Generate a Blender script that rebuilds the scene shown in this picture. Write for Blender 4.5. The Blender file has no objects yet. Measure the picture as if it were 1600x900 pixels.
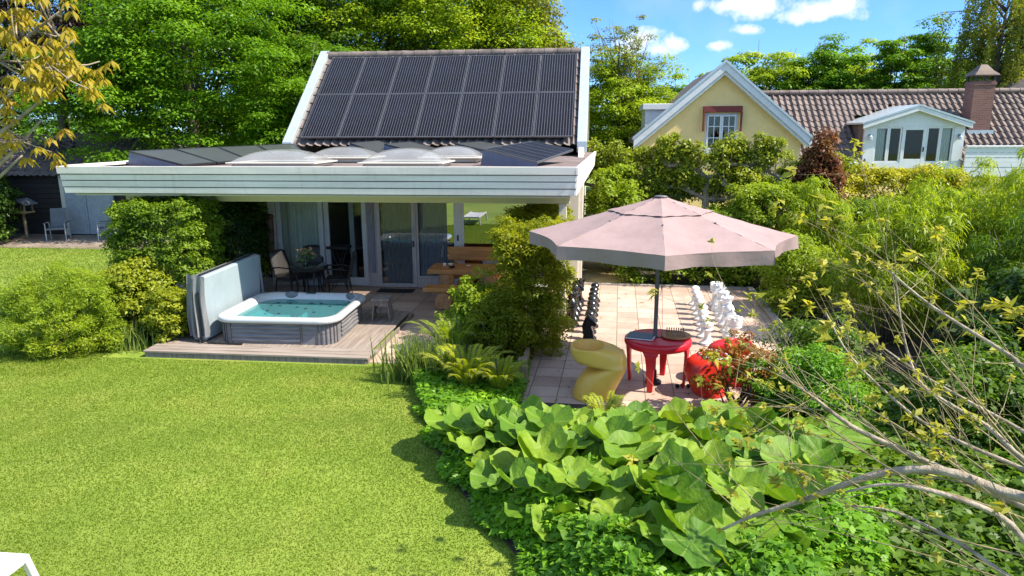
import bpy, math, random
import numpy as np
from mathutils import Vector, Matrix
R = math.radians; PI = math.pi
S = bpy.context.scene
COL = S.collection

# ---------------------------------------------------------------- camera, sky, sun, exposure
cd = bpy.data.cameras.new('camera'); cam = bpy.data.objects.new('camera', cd); COL.objects.link(cam)
cd.sensor_width = 36; cd.lens = 24.75; cd.clip_start = .05; cd.clip_end = 2000
rt = Vector((0.9935128, 0.1136388, -0.0042947)); up = Vector((-0.0205478, 0.2165315, 0.9760594)); fw = Vector((-0.1118481, 0.9696393, -0.2174619))
cam.matrix_world = Matrix(((rt.x, up.x, -fw.x, 0), (rt.y, up.y, -fw.y, 0), (rt.z, up.z, -fw.z, 3.7), (0, 0, 0, 1)))
S.camera = cam
S.view_settings.view_transform = 'Standard'; S.view_settings.look = 'None'
S.view_settings.exposure = 1.5; S.view_settings.gamma = 1
S.cycles.diffuse_bounces = 8; S.cycles.transmission_bounces = 8; S.cycles.max_bounces = 14; S.cycles.transparent_max_bounces = 12
SUN = Vector((.66, -.14, .765)).normalized()
EL = math.asin(SUN.z); AZ = math.atan2(SUN.x, SUN.y)
sl = bpy.data.lights.new('sun', 'SUN'); so = bpy.data.objects.new('sun', sl); COL.objects.link(so)
sl.energy = 3.6; sl.angle = R(.55); sl.color = (1, .92, .78)
so.rotation_euler = (-SUN).to_track_quat('-Z', 'Y').to_euler(); so.location = (20, 12, 32)

W = bpy.data.worlds.new('World'); S.world = W; W.use_nodes = True
nt = W.node_tree; nt.nodes.clear()
def N(t, **k):
    n = nt.nodes.new(t)
    for a, b in k.items(): setattr(n, a, b)
    return n
def mth(op, a, b=None, clamp=False):
    n = N('ShaderNodeMath', operation=op, use_clamp=clamp)
    for i, v in enumerate((a, b)):
        if v is None: continue
        if isinstance(v, (int, float)): n.inputs[i].default_value = v
        else: nt.links.new(v, n.inputs[i])
    return n.outputs[0]
sky = N('ShaderNodeTexSky', sky_type='NISHITA', sun_disc=False)
sky.sun_elevation = EL; sky.sun_rotation = AZ; sky.altitude = 0; sky.air_density = 1.0; sky.dust_density = .15; sky.ozone_density = 2.0
tc = N('ShaderNodeTexCoord'); sep = N('ShaderNodeSeparateXYZ'); nt.links.new(tc.outputs['Generated'], sep.inputs[0])
ysafe = mth('MAXIMUM', sep.outputs[1], .02)
a_ = mth('DIVIDE', sep.outputs[0], ysafe); e_ = mth('DIVIDE', sep.outputs[2], ysafe)
nz = N('ShaderNodeTexNoise'); nz.inputs['Scale'].default_value = 26; nz.inputs['Detail'].default_value = 8; nz.inputs['Roughness'].default_value = .6
nt.links.new(tc.outputs['Generated'], nz.inputs['Vector'])
nz2 = N('ShaderNodeTexNoise'); nz2.inputs['Scale'].default_value = 9; nz2.inputs['Detail'].default_value = 5
nt.links.new(tc.outputs['Generated'], nz2.inputs['Vector'])
# the clouds of that day: (azimuth slope, elevation slope, half width, half height, strength)
CL = [(.195, .160, .055, .020, 1), (.215, .172, .028, .018, 1), (.165, .158, .035, .012, .9), (.295, .148, .055, .017, 1), (.315, .156, .028, .014, 1), (.255, .142, .03, .011, .8),
      (.055, .118, .035, .024, 1), (.080, .106, .025, .016, .9), (.16, .108, .02, .009, .8), (.10, .112, .022, .012, .6), (.20, .128, .03, .006, .35), (-.06, .185, .02, .01, .4),
      (-.5, .12, .12, .03, 1), (-.8, .3, .2, .06, .8), (.9, .25, .2, .05, .8), (.62, .2, .06, .02, .7)]
tot = None
for (ca, ce, wa, we, st) in CL:
    dx = mth('DIVIDE', mth('SUBTRACT', a_, ca), wa); dy = mth('DIVIDE', mth('SUBTRACT', e_, ce), we)
    d2 = mth('ADD', mth('MULTIPLY', dx, dx), mth('MULTIPLY', dy, dy))
    m = mth('MULTIPLY', mth('SUBTRACT', 1.0, mth('SQRT', d2)), st)
    tot = m if tot is None else mth('MAXIMUM', tot, m)
den = mth('ADD', tot, mth('MULTIPLY', mth('SUBTRACT', nz.outputs[0], .52), 2.6))
den = mth('MULTIPLY', den, 1.5, True)
den = mth('MULTIPLY', den, mth('MULTIPLY', mth('ADD', tot, .35), 3.0, True))
wisp = mth('MULTIPLY', mth('SUBTRACT', nz2.outputs[0], .54), .5, True)
den = mth('MAXIMUM', den, wisp)
den = mth('MULTIPLY', den, mth('MULTIPLY', sep.outputs[1], 8, True))
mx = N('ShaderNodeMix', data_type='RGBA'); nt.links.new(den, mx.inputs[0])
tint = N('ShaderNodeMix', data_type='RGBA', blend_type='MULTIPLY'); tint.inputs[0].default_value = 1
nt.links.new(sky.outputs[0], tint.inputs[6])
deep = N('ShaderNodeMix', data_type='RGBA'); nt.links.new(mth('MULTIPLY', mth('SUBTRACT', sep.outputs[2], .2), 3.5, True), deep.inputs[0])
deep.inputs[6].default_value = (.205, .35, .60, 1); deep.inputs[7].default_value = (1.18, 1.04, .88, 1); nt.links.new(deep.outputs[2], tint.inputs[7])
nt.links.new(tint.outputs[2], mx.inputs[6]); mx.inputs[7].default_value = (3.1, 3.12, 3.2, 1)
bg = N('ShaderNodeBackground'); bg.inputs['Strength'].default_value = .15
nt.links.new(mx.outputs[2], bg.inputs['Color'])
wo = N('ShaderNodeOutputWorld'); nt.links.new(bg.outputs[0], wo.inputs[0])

# ---------------------------------------------------------------- helpers
rng = np.random.default_rng(11); rnd = random.Random(5)
class MB:
    """collects shapes; build() links them as ONE mesh object"""
    def __init__(s): s.v = []; s.f = []; s.n = 0
    def add(s, vs, fs):
        vs = np.asarray(vs, float).reshape(-1, 3); b = s.n
        s.v.append(vs); s.f.extend([tuple(i + b for i in f) for f in fs]); s.n += len(vs); return s
    def box(s, x0, x1, y0, y1, z0, z1, rz=0, c=None):
        v = np.array([(x, y, z) for z in (z0, z1) for x, y in ((x0, y0), (x1, y0), (x1, y1), (x0, y1))], float)
        if rz:
            c = c or ((x0 + x1) / 2, (y0 + y1) / 2); ca, sa = math.cos(rz), math.sin(rz)
            d = v[:, :2] - c; v[:, 0] = c[0] + d[:, 0] * ca - d[:, 1] * sa; v[:, 1] = c[1] + d[:, 0] * sa + d[:, 1] * ca
        return s.add(v, [(3, 2, 1, 0), (4, 5, 6, 7), (0, 1, 5, 4), (1, 2, 6, 5), (2, 3, 7, 6), (3, 0, 4, 7)])
    def bar(s, p, q, w, h, upv=(0, 0, 1)):
        p, q = Vector(p), Vector(q); d = (q - p).normalized(); u = Vector(upv)
        sx = d.cross(u)
        if sx.length < 1e-4: sx = d.cross(Vector((1, 0, 0)))
        sx.normalize(); u = sx.cross(d); a, b = sx * w / 2, u * h / 2
        v = [o + i * a + j * b for o in (p, q) for i, j in ((-1, -1), (1, -1), (1, 1), (-1, 1))]
        return s.add([tuple(x) for x in v], [(0, 1, 2, 3), (7, 6, 5, 4), (4, 5, 1, 0), (5, 6, 2, 1), (6, 7, 3, 2), (7, 4, 0, 3)])
    def prism(s, pts, off):
        """polygon of 3D points pushed along off"""
        n = len(pts); P = np.array(pts, float); Q = P + np.array(off, float)
        return s.add(np.vstack([P, Q]), [tuple(range(n))[::-1], tuple(range(n, 2 * n))] + [(i, (i + 1) % n, n + (i + 1) % n, n + i) for i in range(n)])
    def tube(s, pts, rad, seg=6, cap=True):
        pts = [Vector(p) for p in pts]; n = len(pts)
        if isinstance(rad, (int, float)): rad = [rad] * n
        vs = []; ref = None
        for i, p in enumerate(pts):
            t = (pts[min(i + 1, n - 1)] - pts[max(i - 1, 0)]).normalized()
            if ref is None:
                ref = t.cross(Vector((0, 0, 1)))
                if ref.length < .1: ref = t.cross(Vector((1, 0, 0)))
            ref = (ref - t * ref.dot(t)).normalized(); b = t.cross(ref)
            for k in range(seg):
                a = 2 * PI * k / seg; vs.append(tuple(p + (ref * math.cos(a) + b * math.sin(a)) * rad[i]))
        fs = [(i * seg + k, i * seg + (k + 1) % seg, (i + 1) * seg + (k + 1) % seg, (i + 1) * seg + k) for i in range(n - 1) for k in range(seg)]
        if cap: fs += [tuple(range(seg))[::-1], tuple((n - 1) * seg + k for k in range(seg))]
        return s.add(vs, fs)
    def lathe(s, prof, seg=16, c=(0, 0, 0)):
        vs = [(c[0] + r * math.cos(2 * PI * k / seg), c[1] + r * math.sin(2 * PI * k / seg), c[2] + z) for r, z in prof for k in range(seg)]
        n = len(prof)
        fs = [(i * seg + k, i * seg + (k + 1) % seg, (i + 1) * seg + (k + 1) % seg, (i + 1) * seg + k) for i in range(n - 1) for k in range(seg)]
        if prof[0][0] > 1e-6: fs.append(tuple(range(seg))[::-1])
        if prof[-1][0] > 1e-6: fs.append(tuple((n - 1) * seg + k for k in range(seg)))
        return s.add(vs, fs)
    def loops(s, loops, cap0=False, cap1=False):
        n = len(loops[0]); fs = []
        for i in range(len(loops) - 1):
            fs += [(i * n + k, i * n + (k + 1) % n, (i + 1) * n + (k + 1) % n, (i + 1) * n + k) for k in range(n)]
        if cap0: fs.append(tuple(range(n))[::-1])
        if cap1: fs.append(tuple((len(loops) - 1) * n + k for k in range(n)))
        return s.add([p for l in loops for p in l], fs)
    def grid(s, fn, nu, nv):
        vs = [fn(i / nu, j / nv) for j in range(nv + 1) for i in range(nu + 1)]; w = nu + 1
        return s.add(vs, [(j * w + i, j * w + i + 1, (j + 1) * w + i + 1, (j + 1) * w + i) for j in range(nv) for i in range(nu)])
    def ball(s, c, r, seg=12, rings=7):
        rr = r if hasattr(r, '__len__') else (r, r, r)
        vs = [(c[0], c[1], c[2] - rr[2])]
        for j in range(1, rings):
            a = -PI / 2 + PI * j / rings
            vs += [(c[0] + rr[0] * math.cos(a) * math.cos(2 * PI * k / seg), c[1] + rr[1] * math.cos(a) * math.sin(2 * PI * k / seg), c[2] + rr[2] * math.sin(a)) for k in range(seg)]
        vs.append((c[0], c[1], c[2] + rr[2])); L = len(vs) - 1
        fs = [(0, 1 + (k + 1) % seg, 1 + k) for k in range(seg)]
        for j in range(rings - 2):
            fs += [(1 + j * seg + k, 1 + j * seg + (k + 1) % seg, 1 + (j + 1) * seg + (k + 1) % seg, 1 + (j + 1) * seg + k) for k in range(seg)]
        fs += [(L, L - seg + k, L - seg + (k + 1) % seg) for k in range(seg)]
        return s.add(vs, fs)
    def rot(s, rz=0, off=(0, 0, 0)):
        ca, sa = math.cos(rz), math.sin(rz)
        s.v = [np.stack([v[:, 0] * ca - v[:, 1] * sa + off[0], v[:, 0] * sa + v[:, 1] * ca + off[1], v[:, 2] + off[2]], 1) for v in s.v]; return s
    def build(s, name, mat, parent=None, smooth=False, bevel=0, loc=(0, 0, 0), seg=2, sub=0):
        me = bpy.data.meshes.new(name); me.from_pydata(np.vstack(s.v).tolist(), [], s.f); me.update()
        me.materials.append(mat)
        if smooth:
            me.shade_smooth()
            if smooth == 'auto': me.set_sharp_from_angle(angle=R(38))
        o = bpy.data.objects.new(name, me); COL.objects.link(o); o.location = loc
        if parent: o.parent = parent
        if bevel:
            b = o.modifiers.new('bevel', 'BEVEL'); b.width = bevel; b.segments = seg; b.limit_method = 'ANGLE'; b.angle_limit = R(40)
        if sub:
            b = o.modifiers.new('sub', 'SUBSURF'); b.levels = sub; b.render_levels = sub
        return o
def fast_mesh(name, v, quads, mats, parent=None, midx=None, smooth=False):
    """large mesh of quads straight from arrays"""
    me = bpy.data.meshes.new(name); nq = len(quads)
    me.vertices.add(len(v)); me.vertices.foreach_set('co', np.ascontiguousarray(v, np.float32).ravel())
    me.loops.add(nq * 4); me.loops.foreach_set('vertex_index', np.ascontiguousarray(quads, np.int32).ravel())
    me.polygons.add(nq); me.polygons.foreach_set('loop_start', np.arange(0, nq * 4, 4, dtype=np.int32))
    for m in (mats if isinstance(mats, (list, tuple)) else [mats]): me.materials.append(m)
    if midx is not None: me.polygons.foreach_set('material_index', np.ascontiguousarray(midx, np.int32))
    me.update(calc_edges=True)
    if smooth: me.shade_smooth()
    o = bpy.data.objects.new(name, me); COL.objects.link(o)
    if parent: o.parent = parent
    return o
def tag(o, label=None, cat=None, group=None, kind=None):
    for k, v in (('label', label), ('category', cat), ('group', group), ('kind', kind)):
        if v: o[k] = v
    return o
def thing(name, label, cat, loc=(0, 0, 0), rz=0, group=None):
    o = bpy.data.objects.new(name, None); COL.objects.link(o); o.location = loc; o.rotation_euler = (0, 0, rz); o.empty_display_size = .1
    return tag(o, label, cat, group)
def struct(o): o['kind'] = 'structure'; return o
def dup(root, loc, rz=0, label=None, sc=None):
    def cp(o, par):
        c = o.copy(); COL.objects.link(c)
        if par: c.parent = par
        for ch in o.children: cp(ch, c)
        return c
    r = cp(root, None); r.location = loc; r.rotation_euler = (0, 0, rz)
    if sc: r.scale = (sc, sc, sc) if isinstance(sc, (int, float)) else sc
    if label: r['label'] = label
    return r

# ---------------------------------------------------------------- materials
def newmat(name):
    m = bpy.data.materials.new(name); m.use_nodes = True; t = m.node_tree; t.nodes.clear()
    out = t.nodes.new('ShaderNodeOutputMaterial'); return m, t, out
def lk(t, a, b): t.links.new(a, b)
def noise(t, scale, detail=4, rough=.55, co='Object', stretch=None):
    tcn = t.nodes.new('ShaderNodeTexCoord'); n = t.nodes.new('ShaderNodeTexNoise')
    n.inputs['Scale'].default_value = scale; n.inputs['Detail'].default_value = detail; n.inputs['Roughness'].default_value = rough
    src = tcn.outputs[co]
    if co == 'World':
        pass
    if stretch:
        mp = t.nodes.new('ShaderNodeMapping'); mp.inputs['Scale'].default_value = stretch; lk(t, src, mp.inputs[0]); src = mp.outputs[0]
    lk(t, src, n.inputs['Vector']); return n.outputs[0]
def ramp(t, fac, stops):
    r = t.nodes.new('ShaderNodeValToRGB'); e = r.color_ramp.elements
    while len(e) < len(stops): e.new(.5)
    for i, (p, c) in enumerate(stops):
        e[i].position = p; e[i].color = (*c, 1) if len(c) == 3 else c
    lk(t, fac, r.inputs[0]); return r.outputs[0]
def mixc(t, a, b, fac, mode='MIX'):
    m = t.nodes.new('ShaderNodeMix'); m.data_type = 'RGBA'; m.blend_type = mode
    for i, v in ((0, fac), (6, a), (7, b)):
        if isinstance(v, (int, float)): m.inputs[i].default_value = v
        elif isinstance(v, tuple): m.inputs[i].default_value = (*v[:3], 1)
        else: lk(t, v, m.inputs[i])
    return m.outputs[2]
def plain(name, col, rough=.5, metal=0, var=.12, scale=6, bump=0, bscale=40, stretch=None, col2=None, spec=.5, coat=0):
    m, t, out = newmat(name); p = t.nodes.new('ShaderNodeBsdfPrincipled'); lk(t, p.outputs[0], out.inputs[0])
    p.inputs['Roughness'].default_value = rough; p.inputs['Metallic'].default_value = metal; p.inputs['Specular IOR Level'].default_value = spec
    if coat: p.inputs['Coat Weight'].default_value = coat; p.inputs['Coat Roughness'].default_value = .15
    c = np.array(col); c2 = np.array(col2) if col2 else c * (1 + var)
    lo = tuple(np.clip(c * (1 - var), 0, 1)); hi = tuple(np.clip(c2, 0, 1))
    n = noise(t, scale, 5, .6, stretch=stretch); lk(t, ramp(t, n, [(.3, lo), (.7, hi)]), p.inputs['Base Color'])
    if bump:
        b = t.nodes.new('ShaderNodeBump'); b.inputs['Strength'].default_value = bump; b.inputs['Distance'].default_value = .02
        lk(t, noise(t, bscale, 4, .6, stretch=stretch), b.inputs['Height']); lk(t, b.outputs[0], p.inputs['Normal'])
    return m
def wood(name, dark, light, axis=0, rough=.65, scale=9, bump=.25):
    st = [3., 3., 3.]; st[axis] = .22
    return plain(name, dark, rough, var=.15, scale=scale, col2=light, stretch=tuple(st), bump=bump, bscale=scale * 3)
def leafmat(name, a, b, c=None, trans=.38, rough=.45, nscale=.8, tcol=None):
    """a leaf: colour differs leaf by leaf and, gently, from spray to spray; light passes through it"""
    m, t, out = newmat(name); g = t.nodes.new('ShaderNodeNewGeometry')
    n = noise(t, nscale, 3)
    f = t.nodes.new('ShaderNodeMath'); f.operation = 'MULTIPLY_ADD'; lk(t, g.outputs['Random Per Island'], f.inputs[0]); f.inputs[1].default_value = .55
    s = t.nodes.new('ShaderNodeMath'); s.operation = 'MULTIPLY_ADD'; lk(t, n, s.inputs[0]); s.inputs[1].default_value = 1.6; s.inputs[2].default_value = -.58
    lk(t, s.outputs[0], f.inputs[2])
    stops = [(0, a), (.75, b)] + ([(1, c)] if c else [])
    col = ramp(t, f.outputs[0], stops)
    p = t.nodes.new('ShaderNodeBsdfPrincipled'); p.inputs['Roughness'].default_value = rough; p.inputs['Specular IOR Level'].default_value = .3
    lk(t, col, p.inputs['Base Color'])
    tr = t.nodes.new('ShaderNodeBsdfTranslucent'); lk(t, mixc(t, col, tcol or (1.25, 1.2, .5), 1., 'MULTIPLY'), tr.inputs[0])
    mx = t.nodes.new('ShaderNodeMixShader'); mx.inputs[0].default_value = trans
    lk(t, p.outputs[0], mx.inputs[1]); lk(t, tr.outputs[0], mx.inputs[2]); lk(t, mx.outputs[0], out.inputs[0])
    return m
def glassmat(name, refl=.14, tint=(.75, .82, .8), rough=.01):
    m, t, out = newmat(name)
    tr = t.nodes.new('ShaderNodeBsdfTransparent'); tr.inputs[0].default_value = (*tint, 1)
    gl = t.nodes.new('ShaderNodeBsdfGlossy'); gl.inputs['Roughness'].default_value = rough
    lw = t.nodes.new('ShaderNodeFresnel'); lw.inputs[0].default_value = 1.5
    ad = t.nodes.new('ShaderNodeMath'); ad.operation = 'ADD'; ad.use_clamp = True; ad.inputs[1].default_value = refl; lk(t, lw.outputs[0], ad.inputs[0])
    mx = t.nodes.new('ShaderNodeMixShader'); lk(t, ad.outputs[0], mx.inputs[0]); lk(t, tr.outputs[0], mx.inputs[1]); lk(t, gl.outputs[0], mx.inputs[2])
    lk(t, mx.outputs[0], out.inputs[0]); return m
def tilemat(name, cols, sx, sy, mortar=(.09, .08, .07), gap=.012, rot=0, off=0, rough=.75, dirt=(.12, .1, .085), dirtamt=.5):
    """pavers: each slab its own tone, dark joints, blotchy weathering"""
    m, t, out = newmat(name); p = t.nodes.new('ShaderNodeBsdfPrincipled'); lk(t, p.outputs[0], out.inputs[0]); p.inputs['Roughness'].default_value = rough
    tcn = t.nodes.new('ShaderNodeTexCoord'); mp = t.nodes.new('ShaderNodeMapping'); mp.inputs['Rotation'].default_value = (0, 0, rot); lk(t, tcn.outputs['Object'], mp.inputs[0])
    b = t.nodes.new('ShaderNodeTexBrick'); lk(t, mp.outputs[0], b.inputs[0]); b.offset = off; b.squash = 1
    b.inputs['Scale'].default_value = 1; b.inputs['Brick Width'].default_value = sx; b.inputs['Row Height'].default_value = sy
    b.inputs['Mortar Size'].default_value = gap; b.inputs['Mortar Smooth'].default_value = .2
    b.inputs['Color1'].default_value = (0, 0, 0, 1); b.inputs['Color2'].default_value = (1, 1, 1, 1); b.inputs['Mortar'].default_value = (.5, .5, .5, 1)
    c = ramp(t, b.outputs[0], [(0, cols[0]), (.5, cols[1]), (1, cols[2])])
    n1 = noise(t, 1.3, 6, .65); n2 = noise(t, 14, 5, .7)
    c = mixc(t, c, dirt, ramp(t, n1, [(.45, (0, 0, 0)), (.75, (dirtamt,) * 3)])); c = mixc(t, c, (.55, .5, .45), ramp(t, n2, [(.5, (0, 0, 0)), (.85, (.35,) * 3)]))
    c = mixc(t, c, mortar, b.outputs[1]); lk(t, c, p.inputs['Base Color'])
    bp = t.nodes.new('ShaderNodeBump'); bp.inputs['Strength'].default_value = .5; bp.inputs['Distance'].default_value = .01; bp.invert = True
    lk(t, b.outputs[1], bp.inputs['Height']); lk(t, bp.outputs[0], p.inputs['Normal']); return m
M = {}
def mm(k, *a, **kw): M[k] = plain(k, *a, **kw); return M[k]
mm('shed_door_shaded', (.30, .33, .35), .6, var=.15); mm('white_paint', (.60, .59, .57), .45, var=.05, scale=3); mm('beam_lawn_bounce', (.56, .49, .27), .5, var=.05); mm('cream_paint', (.60, .55, .45), .5, var=.05)
mm('fascia_white', (.70, .64, .585), .5, var=.13, scale=2.2, stretch=(.35, 1, 3), bump=.03)
def streaks(mk, dark=(.30, .27, .22), amt=.5, st=(7, 7, .5)):
    t = M[mk].node_tree; p = [n for n in t.nodes if n.type == 'BSDF_PRINCIPLED'][0]; src = p.inputs[0].links[0].from_socket
    f = ramp(t, noise(t, 1.6, 6, .7, stretch=st), [(.52, (0, 0, 0)), (.80, (amt,) * 3)]); g = ramp(t, noise(t, 5, 5, .7), [(.60, (0, 0, 0)), (.75, (amt * .7,) * 3)])
    lk(t, mixc(t, mixc(t, src, dark, f), dark, g), p.inputs[0])
streaks('fascia_white', amt=.28)
mm('house_white', (.62, .63, .63), .5, var=.07, scale=5)
mm('zinc', (.45, .50, .52), .35, metal=.3, var=.1)
mm('roof_felt', (.16, .12, .11), .9, var=.3, scale=4, bump=.3)
mm('tile_dark', (.12, .095, .085), .7, var=.35, scale=3.2, bump=.2, bscale=50, col2=(.20, .155, .135))
mm('tile_brown', (.13, .095, .08), .75, var=.35, scale=3.0, bump=.2, bscale=50, col2=(.205, .155, .135))
mm('panel_frame', (.05, .05, .055), .35, metal=.5); mm('panel_edge', (.17, .17, .18), .4, metal=.6); mm('busbar', (.17, .165, .17), .4, metal=.4)
mm('panel_cell', (.008, .008, .011), .45, var=.3, scale=.9, col2=(.010, .011, .022), spec=.12)
mm('panel_cell_dull', (.045, .046, .042), .35, var=.2, scale=2)
mm('wedge_plate', (.13, .14, .19), .4, metal=.6, var=.15)
mm('yellow_plaster', (.80, .58, .24), .85, var=.05, scale=4, bump=.08, bscale=120)
mm('awning_red', (.16, .025, .02), .7); mm('dark_metal', (.035, .035, .035), .4, metal=.6)
mm('copper_brown', (.085, .055, .04), .6, metal=.1, var=.25)
mm('wicker_black', (.022, .02, .019), .5, var=.4, scale=30, bump=.8, bscale=60); mm('black_metal', (.02, .02, .02), .4, metal=.3)
mm('black_gloss', (.012, .012, .013), .22, spec=.6); mm('white_plastic', (.74, .74, .73), .35, var=.04)
mm('red_plastic', (.60, .010, .022), .38, var=.10, scale=5); mm('red_orange_plastic', (.55, .025, .012), .4, var=.12)
mm('yellow_plastic', (.80, .45, .075), .45, var=.07, scale=3)
mm('canopy', (.30, .207, .195), .85, var=.08, scale=3, bump=.35, bscale=7); mm('pole_grey', (.14, .12, .12), .45, metal=.3)
mm('acrylic', (.46, .475, .48), .16, var=.04, spec=.6, coat=.4); mm('acrylic_basin', (.33, .57, .60), .25, var=.08)
mm('tub_cabinet', (.13, .125, .13), .55, var=.2, scale=6, stretch=(.4, .4, 5), bump=.2, bscale=25, col2=(.20, .195, .205)); mm('jet', (.03, .05, .055), .3, metal=.4); mm('pillow_grey', (.12, .135, .15), .5)
mm('lid_blue', (.30, .36, .39), .5, var=.06, scale=3, bump=.05, bscale=6); mm('lid_grey', (.17, .17, .175), .6, var=.3, scale=4, stretch=(3, 3, .6), bump=.5, bscale=7)
mm('mat_black', (.014, .014, .017), .9, bump=.5, bscale=90); mm('concrete', (.33, .30, .27), .9, bump=.2)
streaks('canopy', (.17, .115, .105), .35, (1.5, 1.5, 1)); streaks('yellow_plastic', (.45, .27, .06), .3, (2, 2, 1)); streaks('red_plastic', (.30, .02, .02), .3, (2, 2, 1)); streaks('yellow_plaster', (.55, .40, .18), .12, (1.2, 1.2, .5)); streaks('house_white', (.40, .39, .36), .3, (3, 3, .6)); streaks('lid_blue', (.20, .24, .26), .4, (2, 2, 1)); streaks('zinc', (.3, .3, .29), .4, (3, 3, .6))
M['deck_wood'] = wood('deck_wood', (.20, .155, .125), (.36, .295, .25), 0, .75, 7); M['deck_board_y'] = wood('deck_board_y', (.19, .145, .12), (.33, .27, .23), 1, .75, 7)
M['table_wood'] = wood('table_wood', (.40, .155, .035), (.60, .27, .07), 0, .5, 6); M['log_wood'] = wood('log_wood', (.34, .15, .05), (.50, .25, .10), 1, .6, 5)
M['old_wood'] = wood('old_wood', (.14, .11, .095), (.27, .22, .19), 2, .8, 8); M['shed_wood'] = wood('shed_wood', (.014, .011, .010), (.032, .025, .022), 0, .8, 5)
M['post_wood'] = wood('post_wood', (.15, .11, .06), (.28, .21, .12), 2, .8, 7); M['ornament_wood'] = wood('ornament_wood', (.12, .05, .03), (.2, .09, .05), 2, .5, 9)
M['slat_wood'] = plain('slat_wood', (.40, .34, .315), .6, var=.15, scale=9, stretch=(8, 8, .3), col2=(.56, .49, .46))
mm('curtain', (.74, .74, .64), .9, var=.06); mm('bead_dark', (.17, .145, .135), .6, var=.3, scale=25, stretch=(6, 6, .2), col2=(.36, .32, .31)); mm('bead_purple', (.22, .20, .23), .6, var=.25, scale=25, stretch=(6, 6, .2), col2=(.38, .36, .39))
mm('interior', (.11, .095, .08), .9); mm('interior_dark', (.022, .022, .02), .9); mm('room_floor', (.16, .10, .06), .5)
M['glass'] = glassmat('glass', .02, (.88, .92, .9)); M['glass_green'] = glassmat('glass_green', .42, (.35, .42, .33)); M['vase_glass'] = glassmat('vase_glass', .12, (.8, .92, .8))
mm('bark', (.10, .075, .055), .9, var=.35, scale=8, bump=.7, bscale=18, stretch=(1, 1, .3)); mm('bark_grey', (.27, .215, .15), .85, var=.35, scale=9, bump=.5, bscale=25); mm('limb', (.25, .19, .13), .85, var=.4, scale=9, col2=(.46, .38, .28), bump=.9, bscale=35); mm('twig', (.20, .15, .07), .8, var=.35, scale=12, col2=(.34, .27, .14))
mm('stalk_green', (.13, .20, .05), .6); mm('soil', (.045, .034, .022), .95, var=.4, bump=.6, bscale=14)
mm('flower', (.60, .20, .05), .7, var=.5, scale=30, col2=(.75, .45, .25))
mm('sling_grey', (.12, .13, .15), .7, bump=.3, bscale=80)  # chair grey darkened, shade by the shed is in the colour
# ================================================================ THE SETTING
def wpart(mb, name, mat, T, **k):            # a part given in world coordinates
    return mb.build(name, mat, T, loc=tuple(-T.location), **k)
# lawn: one sheet to the horizon
m, t, out = newmat('lawn_ground'); p = t.nodes.new('ShaderNodeBsdfPrincipled'); p.inputs['Roughness'].default_value = .9; lk(t, p.outputs[0], out.inputs[0])
c = ramp(t, noise(t, .75, 6, .65), [(.28, (.12, .195, .012)), (.5, (.175, .245, .02)), (.72, (.26, .275, .045))])
c = mixc(t, c, (.11, .16, .012), ramp(t, noise(t, .22, 3, .5, stretch=(1, 2.2, 1)), [(.42, (0, 0, 0)), (.62, (.55,) * 3)]))
wv = t.nodes.new('ShaderNodeTexWave'); wv.wave_type = 'RINGS'; wv.rings_direction = 'Z'; wv.inputs['Scale'].default_value = .33; wv.inputs['Distortion'].default_value = 2.2; wv.inputs['Detail Scale'].default_value = .5; tco = t.nodes.new('ShaderNodeTexCoord'); mpp = t.nodes.new('ShaderNodeMapping'); mpp.inputs['Location'].default_value = (3.2, -5.5, 0); lk(t, tco.outputs['Object'], mpp.inputs[0]); lk(t, mpp.outputs[0], wv.inputs[0])
c = mixc(t, c, (.27, .32, .045), ramp(t, wv.outputs[1], [(.45, (0, 0, 0)), (1, (.2,) * 3)]))
c = mixc(t, c, (.08, .13, .012), ramp(t, noise(t, 38, 5, .75), [(.35, (.12,) * 3), (.65, (0, 0, 0))]))
lk(t, c, p.inputs['Base Color']); M['lawn'] = m
struct(MB().box(-400, 400, -60, 700, -.5, 0).build('lawn', M['lawn']))
EDGE = [(10.7, -3.0), (10.2, -2.75), (9.3, -2.45), (8.4, -2.1), (7.5, -1.75), (6.6, -1.3), (5.8, -.75), (4.8, -.15), (3.5, .4)]
def edge_x(y): return np.interp(y, [e[0] for e in EDGE[::-1]], [e[1] for e in EDGE[::-1]])
# short grass blades, as the mown lawn has
def blades(n, x0, x1, y0, y1, keep, h0, h1, w, seed):
    g = np.random.default_rng(seed); x = g.uniform(x0, x1, n); y = g.uniform(y0, y1, n); k = keep(x, y); x, y = x[k], y[k]; n = len(x)
    a = g.uniform(0, 2 * PI, n); h = g.uniform(h0, h1, n); l = g.uniform(.2, 1.1, n) * h; b = g.uniform(0, 2 * PI, n); ww = w * g.uniform(.6, 1.3, n)
    P = np.stack([x, y, np.zeros(n)], 1); D = np.stack([np.cos(a), np.sin(a), np.zeros(n)], 1) * ww[:, None]; L = np.stack([np.cos(b) * l, np.sin(b) * l, h], 1)
    v = np.stack([P - D, P + D, P + L * .6 + D * .6 + (0, 0, .004), P + L - D * .1], 1).reshape(-1, 3)
    return v, np.arange(n * 4).reshape(-1, 4)
M['grass'] = leafmat('grass', (.125, .20, .013), (.18, .25, .019), (.25, .28, .045), .5, .55, .6)
pav = lambda x, y: ~((x > -3.6) & (y > 10.62)) & ~((x > -8.2) & (x < -3.5) & (y > 10.5))
v1, q1 = blades(440000, -11.5, .6, 4.2, 10.75, lambda x, y: (x < edge_x(y) + .02) & pav(x, y) & (x > -1.02 * y - 1), .006, .018, .0045, 1)
v2, q2 = blades(110000, -24, -8.1, 9.5, 21.3, lambda x, y: (x > -1.02 * y - .8) & (x < -.62 * y + 1), .02, .045, .008, 2)
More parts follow.
